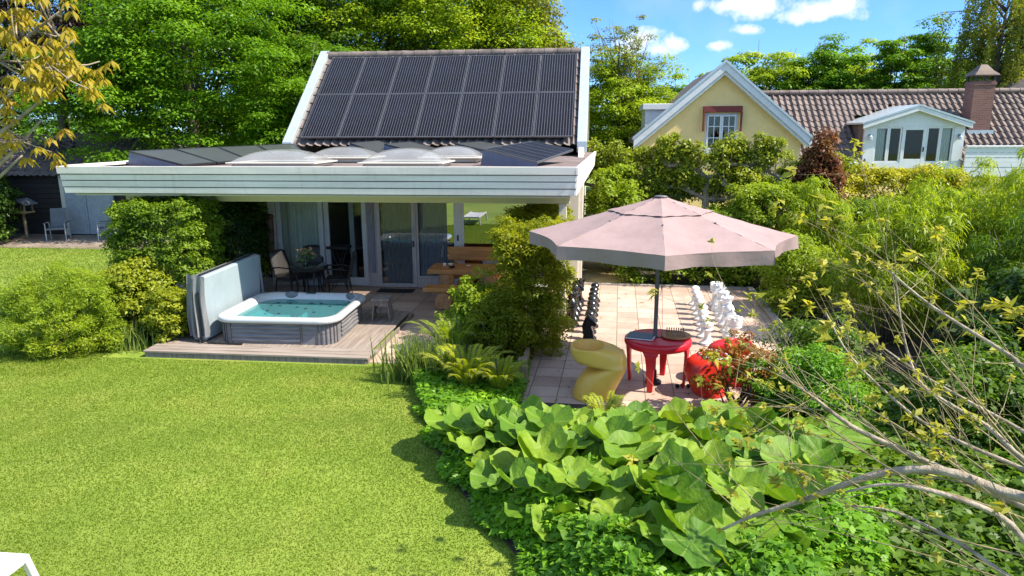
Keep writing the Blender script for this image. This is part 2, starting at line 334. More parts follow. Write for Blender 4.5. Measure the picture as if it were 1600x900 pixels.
tag(fast_mesh('grass', np.vstack([v1, v2]), np.vstack([q1, q2 + len(v1)]), M['grass']), kind='stuff')
# paved terrace under the roof, chess terrace, sandy path, shed patio, bed soil
M['pave_pink'] = tilemat('pave_pink', [(.38, .26, .20), (.46, .325, .255), (.53, .39, .31)], .62, .62, (.13, .10, .085), .008)
M['pave_chess'] = tilemat('pave_chess', [(.42, .275, .22), (.50, .345, .28), (.56, .41, .335)], .413, .413, (.115, .11, .06), .007, dirt=(.24, .17, .125), dirtamt=.75)
M['pave_shed'] = tilemat('pave_shed', [(.20, .15, .12), (.26, .2, .16), (.32, .25, .2)], .4, .2, gap=.006, off=.5)
M['sand'] = plain('sand', (.34, .245, .10), .95, var=.25, scale=3, col2=(.42, .32, .16), bump=.4, bscale=60)
struct(MB().box(-3.6, -2.0, 10.66, 22, -.1, .012).box(-10.4, -3.6, 13.6, 22, -.1, .012).build('terrace_paving', M['pave_pink']))
ct = MB().box(-2.05, 2.6, -7.6, .5, -.1, .016).build('chess_terrace_paving', M['pave_chess']); ct.location = (1.03, 16.4, 0); ct.rotation_euler = (0, 0, R(-2.0)); struct(ct)
kb = MB().box(2.62, 2.74, -7.6, .5, -.1, .09).box(-2.05, 2.62, .5, .6, -.1, .06).build('terrace_kerb', M['concrete']); kb.location = ct.location; kb.rotation_euler = ct.rotation_euler; struct(kb)
struct(MB().box(-.9, 1.15, 17.05, 24, -.1, .010).build('sand_path', M['sand']))
struct(MB().box(-24.5, -14.5, 21.0, 24.5, -.1, .012).build('shed_patio', M['pave_shed']))
sb = MB(); L = [(edge_x(y), y) for y in np.linspace(3.2, 10.5, 24)]; pts = [(x, y, .02) for x, y in L] + [(-1.1, 10.4, .02), (-1.1, 9.2, .02), (8, 9.0, .02), (8, 3.2, .02)]
sb.prism(pts[::-1], (0, 0, -.1)); struct(sb.build('bed_soil', M['soil']))
struct(MB().box(-2.3, -.95, 10.5, 14.8, -.1, .03).box(3.9, 14, 9, 24, -.1, .022).box(1.2, 3.9, 17.1, 24, -.1, .022).box(-10.2, -8.15, 10.9, 13.2, -.1, .022).build('shrub_soil', M['soil']))

# ================================================================ THE GARDEN HOUSE
def tile_roof(mb, o, u, v, W_, L_, wave=.21, course=.31, amp=.028, step=.03, cut=None):
    """pantiles: waves along u, courses lapping down v (v runs from eave to ridge)"""
    o, u, v = Vector(o), Vector(u).normalized(), Vector(v).normalized(); n = u.cross(v).normalized()
    nw = int(W_ / wave); nc = int(L_ / course); k = 6; us = np.linspace(0, W_, nw * k + 1)
    prof = amp * (np.cos(us / wave * 2 * PI) + .45 * np.cos(us / wave * 4 * PI + .8))
    vs = []; fs = []; rows = []
    for j in range(nc):
        rows += [(j * L_ / nc, step), ((j + 1) * L_ / nc - .001, 0)]
    jit = np.random.default_rng(3)
    for (d, h) in rows:
        off = np.repeat(jit.normal(0, .004, nw + 1), k)[:len(us)]
        for uu, pz, jz in zip(us, prof, off): vs.append(tuple(o + u * uu + v * d + n * (pz + h + jz)))
    w = len(us); inside = lambda i: cut and cut[0] < vs[i][0] < cut[1] and vs[i][2] < cut[2] - abs(vs[i][0] - (cut[0] + cut[1]) / 2) * .3
    for r in range(len(rows) - 1):
        for i in range(w - 1):
            if not inside(r * w + i): fs.append((r * w + i, r * w + i + 1, (r + 1) * w + i + 1, (r + 1) * w + i))
    mb.add(vs, fs); return mb
def ridge_tiles(mb, p, q, n, r=.12):
    p, q = Vector(p), Vector(q)
    for i in range(n):
        a, b = p.lerp(q, i / n), p.lerp(q, (i + 1.06) / n); mb.tube([a, b], [r, r * .88], 10)
    return mb
house = thing('garden_house', 'white flat-roofed garden house with brown tiled roof and glazed terrace front', 'house', (-4.05, 17, 0))
hp = lambda mb, name, mat, **k: wpart(mb, name, M[mat], house, **k)
FT = lambda y: 3.11 + (y - 12) * .018            # top of the fascia, rising slightly to the back
DOMES = [(-6.0, 13.3, 1.75, 1.2, .23), (-3.52, 13.3, 1.6, 1.2, .25), (-5.3, 14.9, 1.45, 1.1, .21), (-2.95, 14.9, 1.3, 1.1, .22)]     # roof lights over the terrace
def holed(mb, x0, x1, y0, y1, zf, th, hs):
    xs = sorted({x0, x1, *[v for h in hs for v in (h[0], h[1])]}); ys = sorted({y0, y1, *[v for h in hs for v in (h[2], h[3])]})
    for i in range(len(xs) - 1):
        for j in range(len(ys) - 1):
            a, b, c_, d = xs[i], xs[i + 1], ys[j], ys[j + 1]
            if any(h[0] <= (a + b) / 2 <= h[1] and h[2] <= (c_ + d) / 2 <= h[3] for h in hs): continue
            mb.prism([(a, c_, zf(c_)), (b, c_, zf(c_)), (b, d, zf(d)), (a, d, zf(d))], (0, 0, -th))
    return mb
HOLES = [(x - w / 2 + .13, x + w / 2 - .13, y - d / 2 + .13, y + d / 2 - .13) for x, y, w, d, _ in DOMES]
fl = holed(MB(), -9.72, -.30, 12.05, 21, lambda y: 3.02 + (y - 12.05) * .02, .06, HOLES); fl.prism([(-.30, 12.05, 3.02), (-.02, 17.2, 3.123), (.0, 21, 3.199), (-.30, 21, 3.199)], (0, 0, -.06)); hp(fl, 'flat_roof', 'roof_felt')
zs = [(0, .135, 0), (.15, .25, .035), (.265, .37, .045), (.385, .49, .06)]
f = MB()
for (a, b, s) in zs:
    f.prism([(-9.77 + s, 12 + s, 3.11 - a), (-9.77 + s, 12 + s + .012, 3.11 - b), (-.25 - s * .5, 12 + s + .012, 3.11 - b), (-.25 - s * .5, 12 + s, 3.11 - a)], (0, .05, 0))
hp(f, 'front_fascia', 'fascia_white', bevel=.006)
f = MB()
for (a, b, s) in zs:
    za = lambda y, q: FT(y) - q * (1 - .055 * (y - 12))
    x0, x1 = -.25 - s * .5, .05 - s * .5
    f.prism([(x0, 12.0 + s, za(12, a)), (x0, 12.0 + s, za(12, b)), (x1, 17.6, za(17.6, b)), (x1, 17.6, za(17.6, a))], (-.045, 0, 0))
hp(f, 'side_fascia', 'fascia_white', bevel=.006)
f = MB()
for (a, b, s) in zs: f.prism([(-9.77 + s, 12.06 + s, 3.11 - a), (-9.77 + s, 12.06 + s, 3.11 - b), (-9.77 + s, 21, 3.2 - b), (-9.77 + s, 21, 3.2 - a)], (.045, 0, 0))
f.box(-9.765, -9.45, 12.2, 20.9, 3.08, 3.125); hp(f, 'side_fascia', 'fascia_white', bevel=.006)
f = MB().box(-9.70, -.33, 12.10, 12.16, 2.62, 3.02).prism([(-.34, 12.15, 2.64), (-.34, 12.15, 3.0), (-.05, 17.6, 3.05), (-.05, 17.6, 2.85)], (-.04, 0, 0)); hp(f, 'fascia_backing', 'dark_metal')  # dark sheet that paints the shadow gaps between the boards
hp(holed(MB(), -9.6, -.4, 12.2, 16.3, lambda y: 2.60, .03, HOLES), 'soffit', 'cream_paint')
hp(MB().box(-9.1, -.42, 12.9, 13.05, 2.40, 2.568), 'beam', 'beam_lawn_bounce', bevel=.01)  # light bounced off the lawn is put into the cream beam's yellow colour
for x in (-8.55, -.55): hp(MB().box(x - .07, x + .07, 12.91, 13.04, 0, 2.398), 'post', 'cream_paint', bevel=.008)
# pitched roof
tr_ = MB(); sv = Vector((0, 2.8, 2.33)); tile_roof(tr_, (-7.42, 16.95, 3.36), (1, 0, 0), sv, 7.1, 3.68); hp(tr_, 'tiled_roof', 'tile_dark', smooth='auto')
hp(MB().prism([(-7.45, 19.82, 5.68), (-7.45, 22.7, 3.3), (-.33, 22.7, 3.3), (-.33, 19.82, 5.68)], (0, .02, -.08)), 'rear_roof', 'tile_dark')
hp(ridge_tiles(MB(), (-7.42, 19.83, 5.76), (-.30, 19.83, 5.76), 20), 'ridge_tiles', 'tile_dark', smooth='auto')
for x0, x1 in ((-7.62, -7.38), (-.40, -.17)):
    f = MB(); f.prism([(x0, 16.9, 3.20), (x0, 16.9, 3.46), (x0, 19.83, 5.90), (x0, 22.7, 3.5), (x0, 22.7, 3.3), (x0, 19.83, 5.66)], (x1 - x0, 0, 0)); hp(f, 'verge_board', 'zinc', bevel=.008)
f = MB()
for x in (-7.5, -.36): f.prism([(x, 16.3, 0), (x, 16.3, 3.0), (x, 17, 3.38), (x, 19.83, 5.66), (x, 22.6, 3.4), (x, 22.6, 0)], (.12, 0, 0))
f.box(-7.37, -.37, 22.4, 22.52, 0, 3.3); hp(f, 'outer_wall', 'cream_paint')
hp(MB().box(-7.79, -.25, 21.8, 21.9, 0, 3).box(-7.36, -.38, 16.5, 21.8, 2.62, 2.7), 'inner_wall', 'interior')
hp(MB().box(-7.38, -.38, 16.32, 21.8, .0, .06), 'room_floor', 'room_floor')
# glazed front, from left to right
Y0 = 16.2
hp(MB().box(-7.80, -7.62, Y0, Y0 + .5, .0, 2.568), 'corner_post', 'cream_paint', bevel=.006); hp(MB().box(-.62, -.32, Y0 - .02, Y0 + .1, .0, 2.568), 'corner_post', 'cream_paint', bevel=.006)
def glazing(x0, x1, y, z0, z1, fw_, name='window', gm='glass', bottom=None, fm='white_paint', d=.07):
    fr = MB(); b = bottom or fw_
    fr.box(x0, x0 + fw_, y, y + d, z0, z1).box(x1 - fw_, x1, y, y + d, z0, z1).box(x0 + fw_, x1 - fw_, y + .003, y + d - .003, z0, z0 + b).box(x0 + fw_, x1 - fw_, y + .003, y + d - .003, z1 - fw_, z1)
    o = hp(fr, name, fm, bevel=.005)
    g = MB().add([(x0 + fw_, y + d * .5, z0 + b), (x1 - fw_, y + d * .5, z0 + b), (x1 - fw_, y + d * .5, z1 - fw_), (x0 + fw_, y + d * .5, z1 - fw_)], [(0, 1, 2, 3)]).build('pane', M[gm], o); return o
glazing(-7.60, -6.44, Y0, .03, 2.56, .11, bottom=.14)
sd = glazing(-6.44, -5.38, Y0 + .09, .03, 2.56, .12, 'sliding_door', bottom=.20)
hp(MB().box(-6.1, -5.98, 17.1, 17.22, .06, 2.6), 'inner_post', 'white_paint')
hp(MB().box(-5.375, -5.13, Y0 + .02, Y0 + .1, .03, 2.56), 'slat_panel', 'slat_wood')
dr = glazing(-5.13, -4.16, Y0, .03, 2.56, .10, 'door', bottom=.09, fm='slat_wood'); MB().box(-4.235, -4.205, Y0 - .05, Y0, 1.02, 1.16).build('door_handle', M['dark_metal'], dr)
glazing(-4.155, -3.14, Y0 + .02, .26, 2.56, .05, fm='slat_wood'); hp(MB().box(-4.155, -3.14, Y0 + .01, Y0 + .1, .03, .255), 'base_panel', 'slat_wood')
hp(MB().box(-3.24, -3.06, Y0 - .01, Y0 + .11, .03, 2.565), 'white_post', 'white_paint', bevel=.006); hp(MB().box(-3.165, -3.125, Y0 - .03, Y0 - .011, 1.18, 1.32), 'lock_plate', 'dark_metal', bevel=.008)
glazing(-3.06, -.63, Y0 + .02, .10, 2.56, .05, gm='glass_green'); hp(MB().box(-3.41, -3.25, Y0 + .052, Y0 + .056, .3, 2.5), 'pane', 'glass_green')
def curtain(x0, x1, y, z0, z1, name, mat, wl=.11, amp=.03, wob=.02):
    n = int((x1 - x0) / wl * 8)
    return hp(MB().grid(lambda a, b: (x0 + a * (x1 - x0), y + amp * math.sin(a * (x1 - x0) / wl * 2 * PI + math.sin(a * 9) * 1.2) + wob * math.sin(a * 23), z0 + b * (z1 - z0)), n, 1), name, mat, smooth=True)
curtain(-7.5, -6.5, Y0 + .2, .1, 2.5, 'curtain', 'curtain', .13, .04)
curtain(-5.0, -4.26, Y0 + .13, .08, 2.5, 'bead_curtain', 'bead_dark', .045, .014, .006); curtain(-4.1, -3.43, Y0 + .13, .26, 2.5, 'bead_curtain', 'bead_purple', .05, .014, .006)
curtain(-5.34, -5.17, Y0 - .012, .38, 2.5, 'bead_curtain', 'bead_purple', .05, .01, .004)
# furniture dimly seen behind the panes
sh = thing('bookcase', 'dark bookcase with pale books behind the left glass door', 'bookcase', (-5.6, 19.4, .06))
MB().box(-.5, .5, 0, .3, 0, 1.9).build('case', M['old_wood'], sh); f = MB()
for k in range(3): f.box(-.45, .45, -.01, .0, .3 + k * .5, .55 + k * .5)
f.build('books', M['curtain'], sh)
# skylight domes on the flat roof
def skylight(x, y, w, d, h, label=None):
    z = 3.02 + (y - 12) * .022; s = MB()
    for a, b, c_, d_ in ((x - w / 2 + .08, x - w / 2 + .125, y - d / 2 + .08, y + d / 2 - .08), (x + w / 2 - .125, x + w / 2 - .08, y - d / 2 + .08, y + d / 2 - .08), (x - w / 2 + .125, x + w / 2 - .125, y - d / 2 + .08, y - d / 2 + .125), (x - w / 2 + .125, x + w / 2 - .125, y + d / 2 - .125, y + d / 2 - .08)): s.box(a, b, c_, d_, z + .004, z + .07)
    for a, b, c_, d_ in ((x - w / 2 + .133, x - w / 2 + .15, y - d / 2 + .133, y + d / 2 - .133), (x + w / 2 - .15, x + w / 2 - .133, y - d / 2 + .133, y + d / 2 - .133), (x - w / 2 + .15, x + w / 2 - .15, y - d / 2 + .133, y - d / 2 + .15), (x - w / 2 + .15, x + w / 2 - .15, y + d / 2 - .15, y + d / 2 - .133)): s.box(a, b, c_, d_, 2.565, z + .07)
    for a, b, c_, d_ in ((x - w / 2, x - w / 2 + .16, y - d / 2, y + d / 2), (x + w / 2 - .16, x + w / 2, y - d / 2, y + d / 2), (x - w / 2 + .16, x + w / 2 - .16, y - d / 2, y - d / 2 + .16), (x - w / 2 + .16, x + w / 2 - .16, y + d / 2 - .16, y + d / 2)): s.box(a, b, c_, d_, z + .072, z + .10)
    o = hp(s, 'skylight', 'cream_paint', bevel=.01)
    def fn(a, b):
        u, v = a * 2 - 1, b * 2 - 1; hh = (1 - abs(u) ** 2.2) * (1 - abs(v) ** 2.2)
        return (x + u * (w / 2 - .05), y + v * (d / 2 - .05), z + .102 + h * max(hh, 0) ** .6)
    MB().grid(fn, 20, 14).build('dome', M['dome'], o, smooth=True); return o
m, t, out = newmat('dome'); p = t.nodes.new('ShaderNodeBsdfPrincipled'); p.inputs['Roughness'].default_value = .16; p.inputs['Coat Weight'].default_value = .6
lk(t, ramp(t, noise(t, 1.6, 5, .6), [(.3, (.30, .30, .30)), (.7, (.42, .42, .43))]), p.inputs['Base Color']); trn = t.nodes.new('ShaderNodeBsdfTransparent'); ms = t.nodes.new('ShaderNodeMixShader'); ms.inputs[0].default_value = .52
lk(t, p.outputs[0], ms.inputs[1]); lk(t, trn.outputs[0], ms.inputs[2]); lk(t, ms.outputs[0], out.inputs[0]); M['dome'] = m
for dm_ in DOMES: skylight(*dm_)

# ---------------------------------------------------------------- solar panels
def solar_panel(corners, label, group, th=.04, lines=14, cellmat='panel_cell', legs=True):
    """corners: low-left, low-right, high-right, high-left"""
    A, B, C_, D_ = [Vector(c) for c in corners]; n = (B - A).cross(D_ - A).normalized(); o0 = A
    T = thing('solar_panel', label, 'solar panel', tuple(o0), 0, group)
    P = lambda u, v, h=0: tuple((A.lerp(B, u)).lerp(D_.lerp(C_, u), v) + n * h - o0)
    W_, H_ = (B - A).length, (D_ - A).length; fu, fv = .014 / W_, .016 / H_
    fr = MB()
    for (u0, u1, v0, v1) in ((0, fu, 0, 1), (1 - fu, 1, 0, 1), (fu, 1 - fu, 0, fv), (fu, 1 - fu, 1 - fv, 1)):
        lo = [P(u0, v0), P(u1, v0), P(u1, v1), P(u0, v1)]; hi = [P(u0, v0, th), P(u1, v0, th), P(u1, v1, th), P(u0, v1, th)]
        fr.add(lo + hi, [(3, 2, 1, 0), (4, 5, 6, 7), (0, 1, 5, 4), (1, 2, 6, 5), (2, 3, 7, 6), (3, 0, 4, 7)])
    fr.build('frame', M['panel_edge' if cellmat == 'panel_cell' else 'panel_frame'], T)
    c = MB(); c.add([P(fu, fv, th - .008), P(1 - fu, fv, th - .008), P(1 - fu, 1 - fv, th - .008), P(fu, 1 - fv, th - .008)], [(0, 1, 2, 3)]); c.build('cell_sheet', M[cellmat], T)
    if lines:
        b = MB(); w = .0045 / W_
        for k in range(lines):
            u = fu + (k + .5) * (1 - 2 * fu) / lines
            b.add([P(u - w, fv, th - .006), P(u + w, fv, th - .006), P(u + w, 1 - fv, th - .006), P(u - w, 1 - fv, th - .006)], [(0, 1, 2, 3)])
        b.build('conductor_lines', M['busbar'], T)
    if legs:
        f = MB()
        for u in (.2, .8):
            for v in (.15, .85): f.tube([P(u, v, -.12), P(u, v, .01)], .012, 5)
        f.build('mounting_feet', M['panel_frame'], T)
    return T
NM = ['leftmost', 'second from the left', 'third from the left', 'middle', 'third from the right', 'second from the right', 'rightmost']
sd_ = sv.normalized(); nn = Vector((1, 0, 0)).cross(sd_)
for r, (v0, v1, rn) in enumerate(((.14, 1.80, 'lower'), (1.82, 3.42, 'upper'))):
    for k in range(7):
        x0 = -7.17 + k * .955; b = Vector((0, 16.95, 3.36)) + nn * .13; e = .006
        cs = [Vector((x0 + e, 0, 0)) + b + sd_ * v0, Vector((x0 + .955 - e, 0, 0)) + b + sd_ * v0, Vector((x0 + .955 - e, 0, 0)) + b + sd_ * v1, Vector((x0 + e, 0, 0)) + b + sd_ * v1]
        solar_panel(cs, f'dark striped solar panel, {NM[k]} of the {rn} row on the pitched roof', 'solar panels on the pitched roof')
def flat_row(hi0, hi1, lo0, lo1, n, names, group, plate=True, mat='panel_cell_dull', lines=0):
    H0, H1, L0, L1 = Vector(hi0), Vector(hi1), Vector(lo0), Vector(lo1)
    for k in range(n):
        a, b = k / n + .004, (k + 1) / n - .004
        T = solar_panel([L1.lerp(L0, 1 - a), H1.lerp(H0, 1 - a), H1.lerp(H0, 1 - b), L1.lerp(L0, 1 - b)][::-1] if False else [L0.lerp(L1, a), L0.lerp(L1, b), H0.lerp(H1, b), H0.lerp(H1, a)], names[k], group, lines=lines, cellmat=mat, legs=False)
        o0 = T.location.copy(); f = MB()
        for e in ((a, .004) if k == 0 else (b, -.004)), :
            q, s = e; Lp, Hp = L0.lerp(L1, q) - o0, H0.lerp(H1, q) - o0; Hb = Hp.copy(); Hb.z = Lp.z - .1; Lb = Lp.copy(); Lb.z -= .1; d = (L1 - L0).normalized() * s
            out_ = (Hp - Lp) * .06; f.prism([tuple(Lp), tuple(Hp), tuple(Hb + out_), tuple(Lb)], tuple(d))
        f.build('wedge_plate', M['wedge_plate'], T)
flat_row((-9.35, 13.5, 3.31), (-7.0, 16.2, 3.40), (-8.03, 13.2, 3.05), (-6.28, 15.2, 3.17), 4,
         ['grey tilted solar panel at the left front corner of the flat roof', 'second grey tilted panel from the left on the flat roof', 'third grey tilted panel behind the left skylight dome', 'farthest grey tilted panel of the left row, by the verge board'], 'tilted panels on the flat roof')
flat_row((-2.12, 13.6, 3.34), (-1.28, 15.0, 3.46), (-1.05, 13.3, 3.10), (-.42, 14.6, 3.30), 1, ['large tilted solar panel with bluish end plate at the right front corner'], 'tilted panels on the flat roof', lines=6, mat='panel_cell')
flat_row((-3.10, 15.8, 3.41), (-2.6, 16.5, 3.44), (-2.15, 15.3, 3.22), (-1.7, 16.1, 3.30), 1, ['small tilted panel between the right dome and the large right panel'], 'tilted panels on the flat roof')
flat_row((-4.75, 15.9, 3.40), (-4.3, 16.6, 3.44), (-3.85, 15.6, 3.20), (-3.5, 16.3, 3.26), 1, ['small tilted panel behind the larger right skylight dome'], 'tilted panels on the flat roof')
flat_row((-5.6, 16.0, 3.42), (-5.1, 16.7, 3.46), (-4.75, 15.5, 3.20), (-4.3, 16.2, 3.26), 1, ['small tilted panel behind the rear left skylight dome'], 'tilted panels on the flat roof')

# ================================================================ THE YELLOW HOUSE
yh = thing('yellow_house', 'pale yellow house with white gable, brown pantile roof and white dormer', 'house', (8, 28, 0))
yp = lambda mb, name, mat, **k: wpart(mb, name, M[mat], yh, **k)
GX, GZ = 4.40, 5.62; wx0, wx1, wz0, wz1 = 3.86, 4.96, 2.98, 4.28
gy = 26.0; eL, eR = 1.65, 7.15; eZ = 3.28; zr = lambda x: GZ - abs(x - GX) * (GZ - eZ) / (GX - eL)
g = MB()
for poly in ([(eL, 0), (wx0, 0), (wx0, zr(wx0)), (eL, eZ)], [(wx1, 0), (eR, 0), (eR, eZ), (wx1, zr(wx1))], [(wx0, 0), (wx1, 0), (wx1, wz0), (wx0, wz0)], [(wx0, wz1), (wx1, wz1), (wx1, zr(wx1)), (GX, GZ), (wx0, zr(wx0))]):
    g.prism([(x, gy, z) for x, z in poly][::-1], (0, .25, 0))
yp(g, 'gable_wall', 'yellow_plaster')
yp(MB().box(eL, eL + .2, gy + .25, 34, 0, eZ).box(eR - .2, eR, gy + .25, 34, 0, eZ), 'side_wall', 'yellow_plaster')
def barge(sgn):
    ex = GX + sgn * 3.02; ez = GZ + .36 - 3.02 * .842
    f = MB(); f.prism([(GX, gy - .32, GZ + .36), (GX, gy - .32, GZ + .06), (ex, gy - .32, ez - .30), (ex, gy - .32, ez)], (0, .06, 0)); o = yp(f, 'barge_board', 'house_white', bevel=.006)
    f = MB(); f.prism([(GX, gy - .36, GZ + .42), (GX, gy - .36, GZ + .33), (ex + sgn * .04, gy - .36, ez - .06), (ex + sgn * .04, gy - .36, ez + .03)], (0, .30, 0)); f.build('verge_trim', M['zinc'], o)
    f = MB(); f.prism([(GX, gy - .25, GZ + .14), (GX, gy - .25, GZ - .06), (ex, gy - .25, ez - .42), (ex, gy - .25, ez - .22)], (0, .248, 0)); f.build('soffit_board', M['house_white'], o)
    f = MB(); f.prism([(GX, gy - .25, GZ + .30), (GX, gy - .25, GZ + .16), (ex, gy - .25, ez - .2), (ex, gy - .25, ez - .06)], (0, 8, 0)); yp(f, 'gable_roof', 'tile_brown')
barge(1); barge(-1)
def framed(x0, x1, y, z0, z1, fw_, T, name, gm='glass', mull=(), trans=(), d=.06, bw=.03, bottom=None, fm='house_white', world=True):
    b = bottom or fw_; f = MB().box(x0, x0 + fw_, y, y + d, z0, z1).box(x1 - fw_, x1, y, y + d, z0, z1).box(x0 + fw_, x1 - fw_, y + .002, y + d - .002, z0, z0 + b).box(x0 + fw_, x1 - fw_, y + .002, y + d - .002, z1 - fw_, z1)
    o = wpart(f, name, M[fm], T, bevel=.005); MB().add([(x0 + fw_, y + .03, z0 + b), (x1 - fw_, y + .03, z0 + b), (x1 - fw_, y + .03, z1 - fw_), (x0 + fw_, y + .03, z1 - fw_)], [(0, 1, 2, 3)]).build('pane', M[gm], o)
    if mull or trans:
        m_ = MB()
        for x in mull: m_.box(x - bw / 2, x + bw / 2, y + .006, y + .05, z0 + b, z1 - fw_)
        for z in trans: m_.box(x0 + fw_, x1 - fw_, y + .008, y + .048, z - bw / 2, z + bw / 2)
        m_.build('glazing_bars', M[fm], o)
    return o
wf = framed(wx0, wx1, gy - .02, wz0, wz1, .05, yh, 'window_frame')
xm = (wx0 + wx1) / 2
for a, b in ((wx0 + .055, xm - .003), (xm + .003, wx1 - .055)):
    framed(a, b, gy - .05, wz0 + .055, wz1 - .055, .055, yh, 'casement', mull=[(a + b) / 2], trans=[wz0 + .1 + .36, wz0 + .1 + .75], bw=.028)
yp(MB().box(wx0 - .05, wx1 + .05, gy - .1, gy, wz0 - .09, wz0 - .003), 'window_sill', 'house_white', bevel=.006)
aw = yp(MB().box(wx0 - .10, wx1 + .12, gy - .17, gy - .004, wz1 + .03, wz1 + .24), 'awning_box', 'awning_red', bevel=.012)
for x in (wx0 - .11, wx1 + .07): MB().box(x, x + .05, gy - .2, gy - .06, wz1 - .62, wz1 + .03).build('awning_arm', M['awning_red'], aw)
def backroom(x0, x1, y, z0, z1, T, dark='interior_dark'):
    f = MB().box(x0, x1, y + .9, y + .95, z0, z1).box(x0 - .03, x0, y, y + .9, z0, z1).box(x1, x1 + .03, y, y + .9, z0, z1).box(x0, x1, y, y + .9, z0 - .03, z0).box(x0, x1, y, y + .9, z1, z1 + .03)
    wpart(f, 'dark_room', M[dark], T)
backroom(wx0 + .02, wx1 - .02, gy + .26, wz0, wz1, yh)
def ycurt(x0, x1, y, z0, z1):
    n = max(8, int((x1 - x0) / .06 * 6)); yp(MB().grid(lambda a, b: (x0 + a * (x1 - x0), y + .02 * math.sin(a * (x1 - x0) / .08 * 2 * PI), z0 + b * (z1 - z0)), n, 1), 'curtain', 'curtain', smooth=True)
ycurt(wx0 + .1, wx1 - .1, gy + .2, wz0 + .1, wz0 + .45)
# side dormer on the gable's left slope
yp(MB().box(1.85, 3.2, 27.2, 29.4, 3.3, 4.45), 'side_dormer', 'house_white', bevel=.01); yp(MB().box(1.75, 3.3, 27.1, 29.5, 4.45, 4.66), 'side_dormer_roof', 'house_white', bevel=.015)
# long main roof
RY, RZ = 31.0, 5.12; EY, EZ = 27.9, 2.50
tr_ = MB(); tile_roof(tr_, (5.6, EY, EZ), (1, 0, 0), (0, RY - EY, RZ - EZ), 14.5, math.hypot(RY - EY, RZ - EZ), wave=.235, course=.33, amp=.034, step=.03, cut=(10.0, 13.36, 4.5)); yp(tr_, 'main_roof', 'tile_brown', smooth='auto')
yp(MB().prism([(5.6, RY, RZ), (5.6, RY + 3.1, EZ), (20.1, RY + 3.1, EZ), (20.1, RY, RZ)], (0, 0, -.1)), 'rear_roof', 'tile_brown')
yp(ridge_tiles(MB(), (5.6, RY, RZ + .06), (20.1, RY, RZ + .06), 38, .12), 'ridge_tiles', 'tile_brown', smooth='auto')
yp(MB().box(7.2, 20, 28.1, 28.3, 0, 2.48).box(19.8, 20, 28.3, 33.9, 0, 2.48), 'main_wall', 'yellow_plaster')
yp(MB().box(7.2, 9.95, 27.82, 27.94, 2.40, 2.52), 'gutter', 'house_white', bevel=.02)
# dormer
dy = 28.0; dx0, dx1 = 9.95, 13.42; dz0, dzE, dzA = 2.28, 3.92, 4.50; dm = (dx0 + dx1) / 2
gx0, gx1 = 10.33, 13.06
f = MB().box(dx0, gx0 - .003, dy, dy + .15, dz0, dzE - .1).box(gx1 + .003, dx1, dy, dy + .15, dz0, dzE - .1).prism([(dx0, dy, dzE - .098), (dm, dy, dzA - .12), (dx1, dy, dzE - .098)], (0, .15, 0)).box(gx0, gx1, dy + .003, dy + .147, 2.28, 2.5).box(gx0, gx1, dy + .003, dy + .147, 3.79, 3.82)
yp(f, 'dormer_front', 'house_white')
for s in (1, -1):
    ex = dm + s * 1.88; f = MB(); f.prism([(dm, dy - .22, dzA + .02), (dm, dy - .22, dzA - .14), (ex, dy - .22, dzE - .19), (ex, dy - .22, dzE - .03)], (0, .07, 0)); yp(f, 'dormer_barge_board', 'house_white', bevel=.008)
    f = MB(); f.prism([(dm, dy - .24, dzA + .09), (dm, dy - .24, dzA + .025), (ex + s * .05, dy - .24, dzE - .03), (ex + s * .05, dy - .24, dzE + .035)], (0, 3.0, 0)); yp(f, 'dormer_roof', 'zinc')
for s, x in ((-1, dx0), (1, dx1 - .1)): f = MB().prism([(x, dy + .15, dz0), (x, dy + .15, dzE - .05), (x, dy + 2.4, dzE - .05)], (.1, 0, 0)); yp(f, 'dormer_cheek', 'tile_dark')
for x0, x1, z0 in ((10.33, 10.80, 2.5), (10.803, 11.26, 2.5), (12.13, 12.60, 2.5), (12.603, 13.06, 2.5)): framed(x0, x1, dy + .02, z0, 3.79, .055, yh, 'dormer_window')
ddr = framed(11.27, 12.12, dy, 2.29, 3.80, .12, yh, 'dormer_door', bottom=.34); MB().box(12.03, 12.06, dy - .05, dy, 2.9, 3.06).build('door_handle', M['dark_metal'], ddr)
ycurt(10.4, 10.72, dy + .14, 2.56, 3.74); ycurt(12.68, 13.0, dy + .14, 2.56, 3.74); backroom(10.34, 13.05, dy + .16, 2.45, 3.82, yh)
for x in (10.12, 13.24):
    o = yp(MB().box(x - .03, x + .03, dy - .06, dy, 3.42, 3.52), 'wall_lamp', 'dark_metal'); MB().lathe([(.03, 0), (.07, -.06), (.075, -.16), (.05, -.17)], 10, (x, dy - .12, 3.5)).build('lamp_shade', M['zinc'], o)
f = MB()
for k in range(6): f.box(dx1 + .02, 17.2, 27.80 - (.0 if k % 2 else .008), 27.87, 2.0 + k * .175, 2.165 + k * .175)
yp(f, 'clapboard_parapet', 'house_white', bevel=.004); yp(MB().box(dx1 + .01, 17.25, 27.74, 27.90, 3.05, 3.12), 'parapet_cap', 'house_white', bevel=.01)
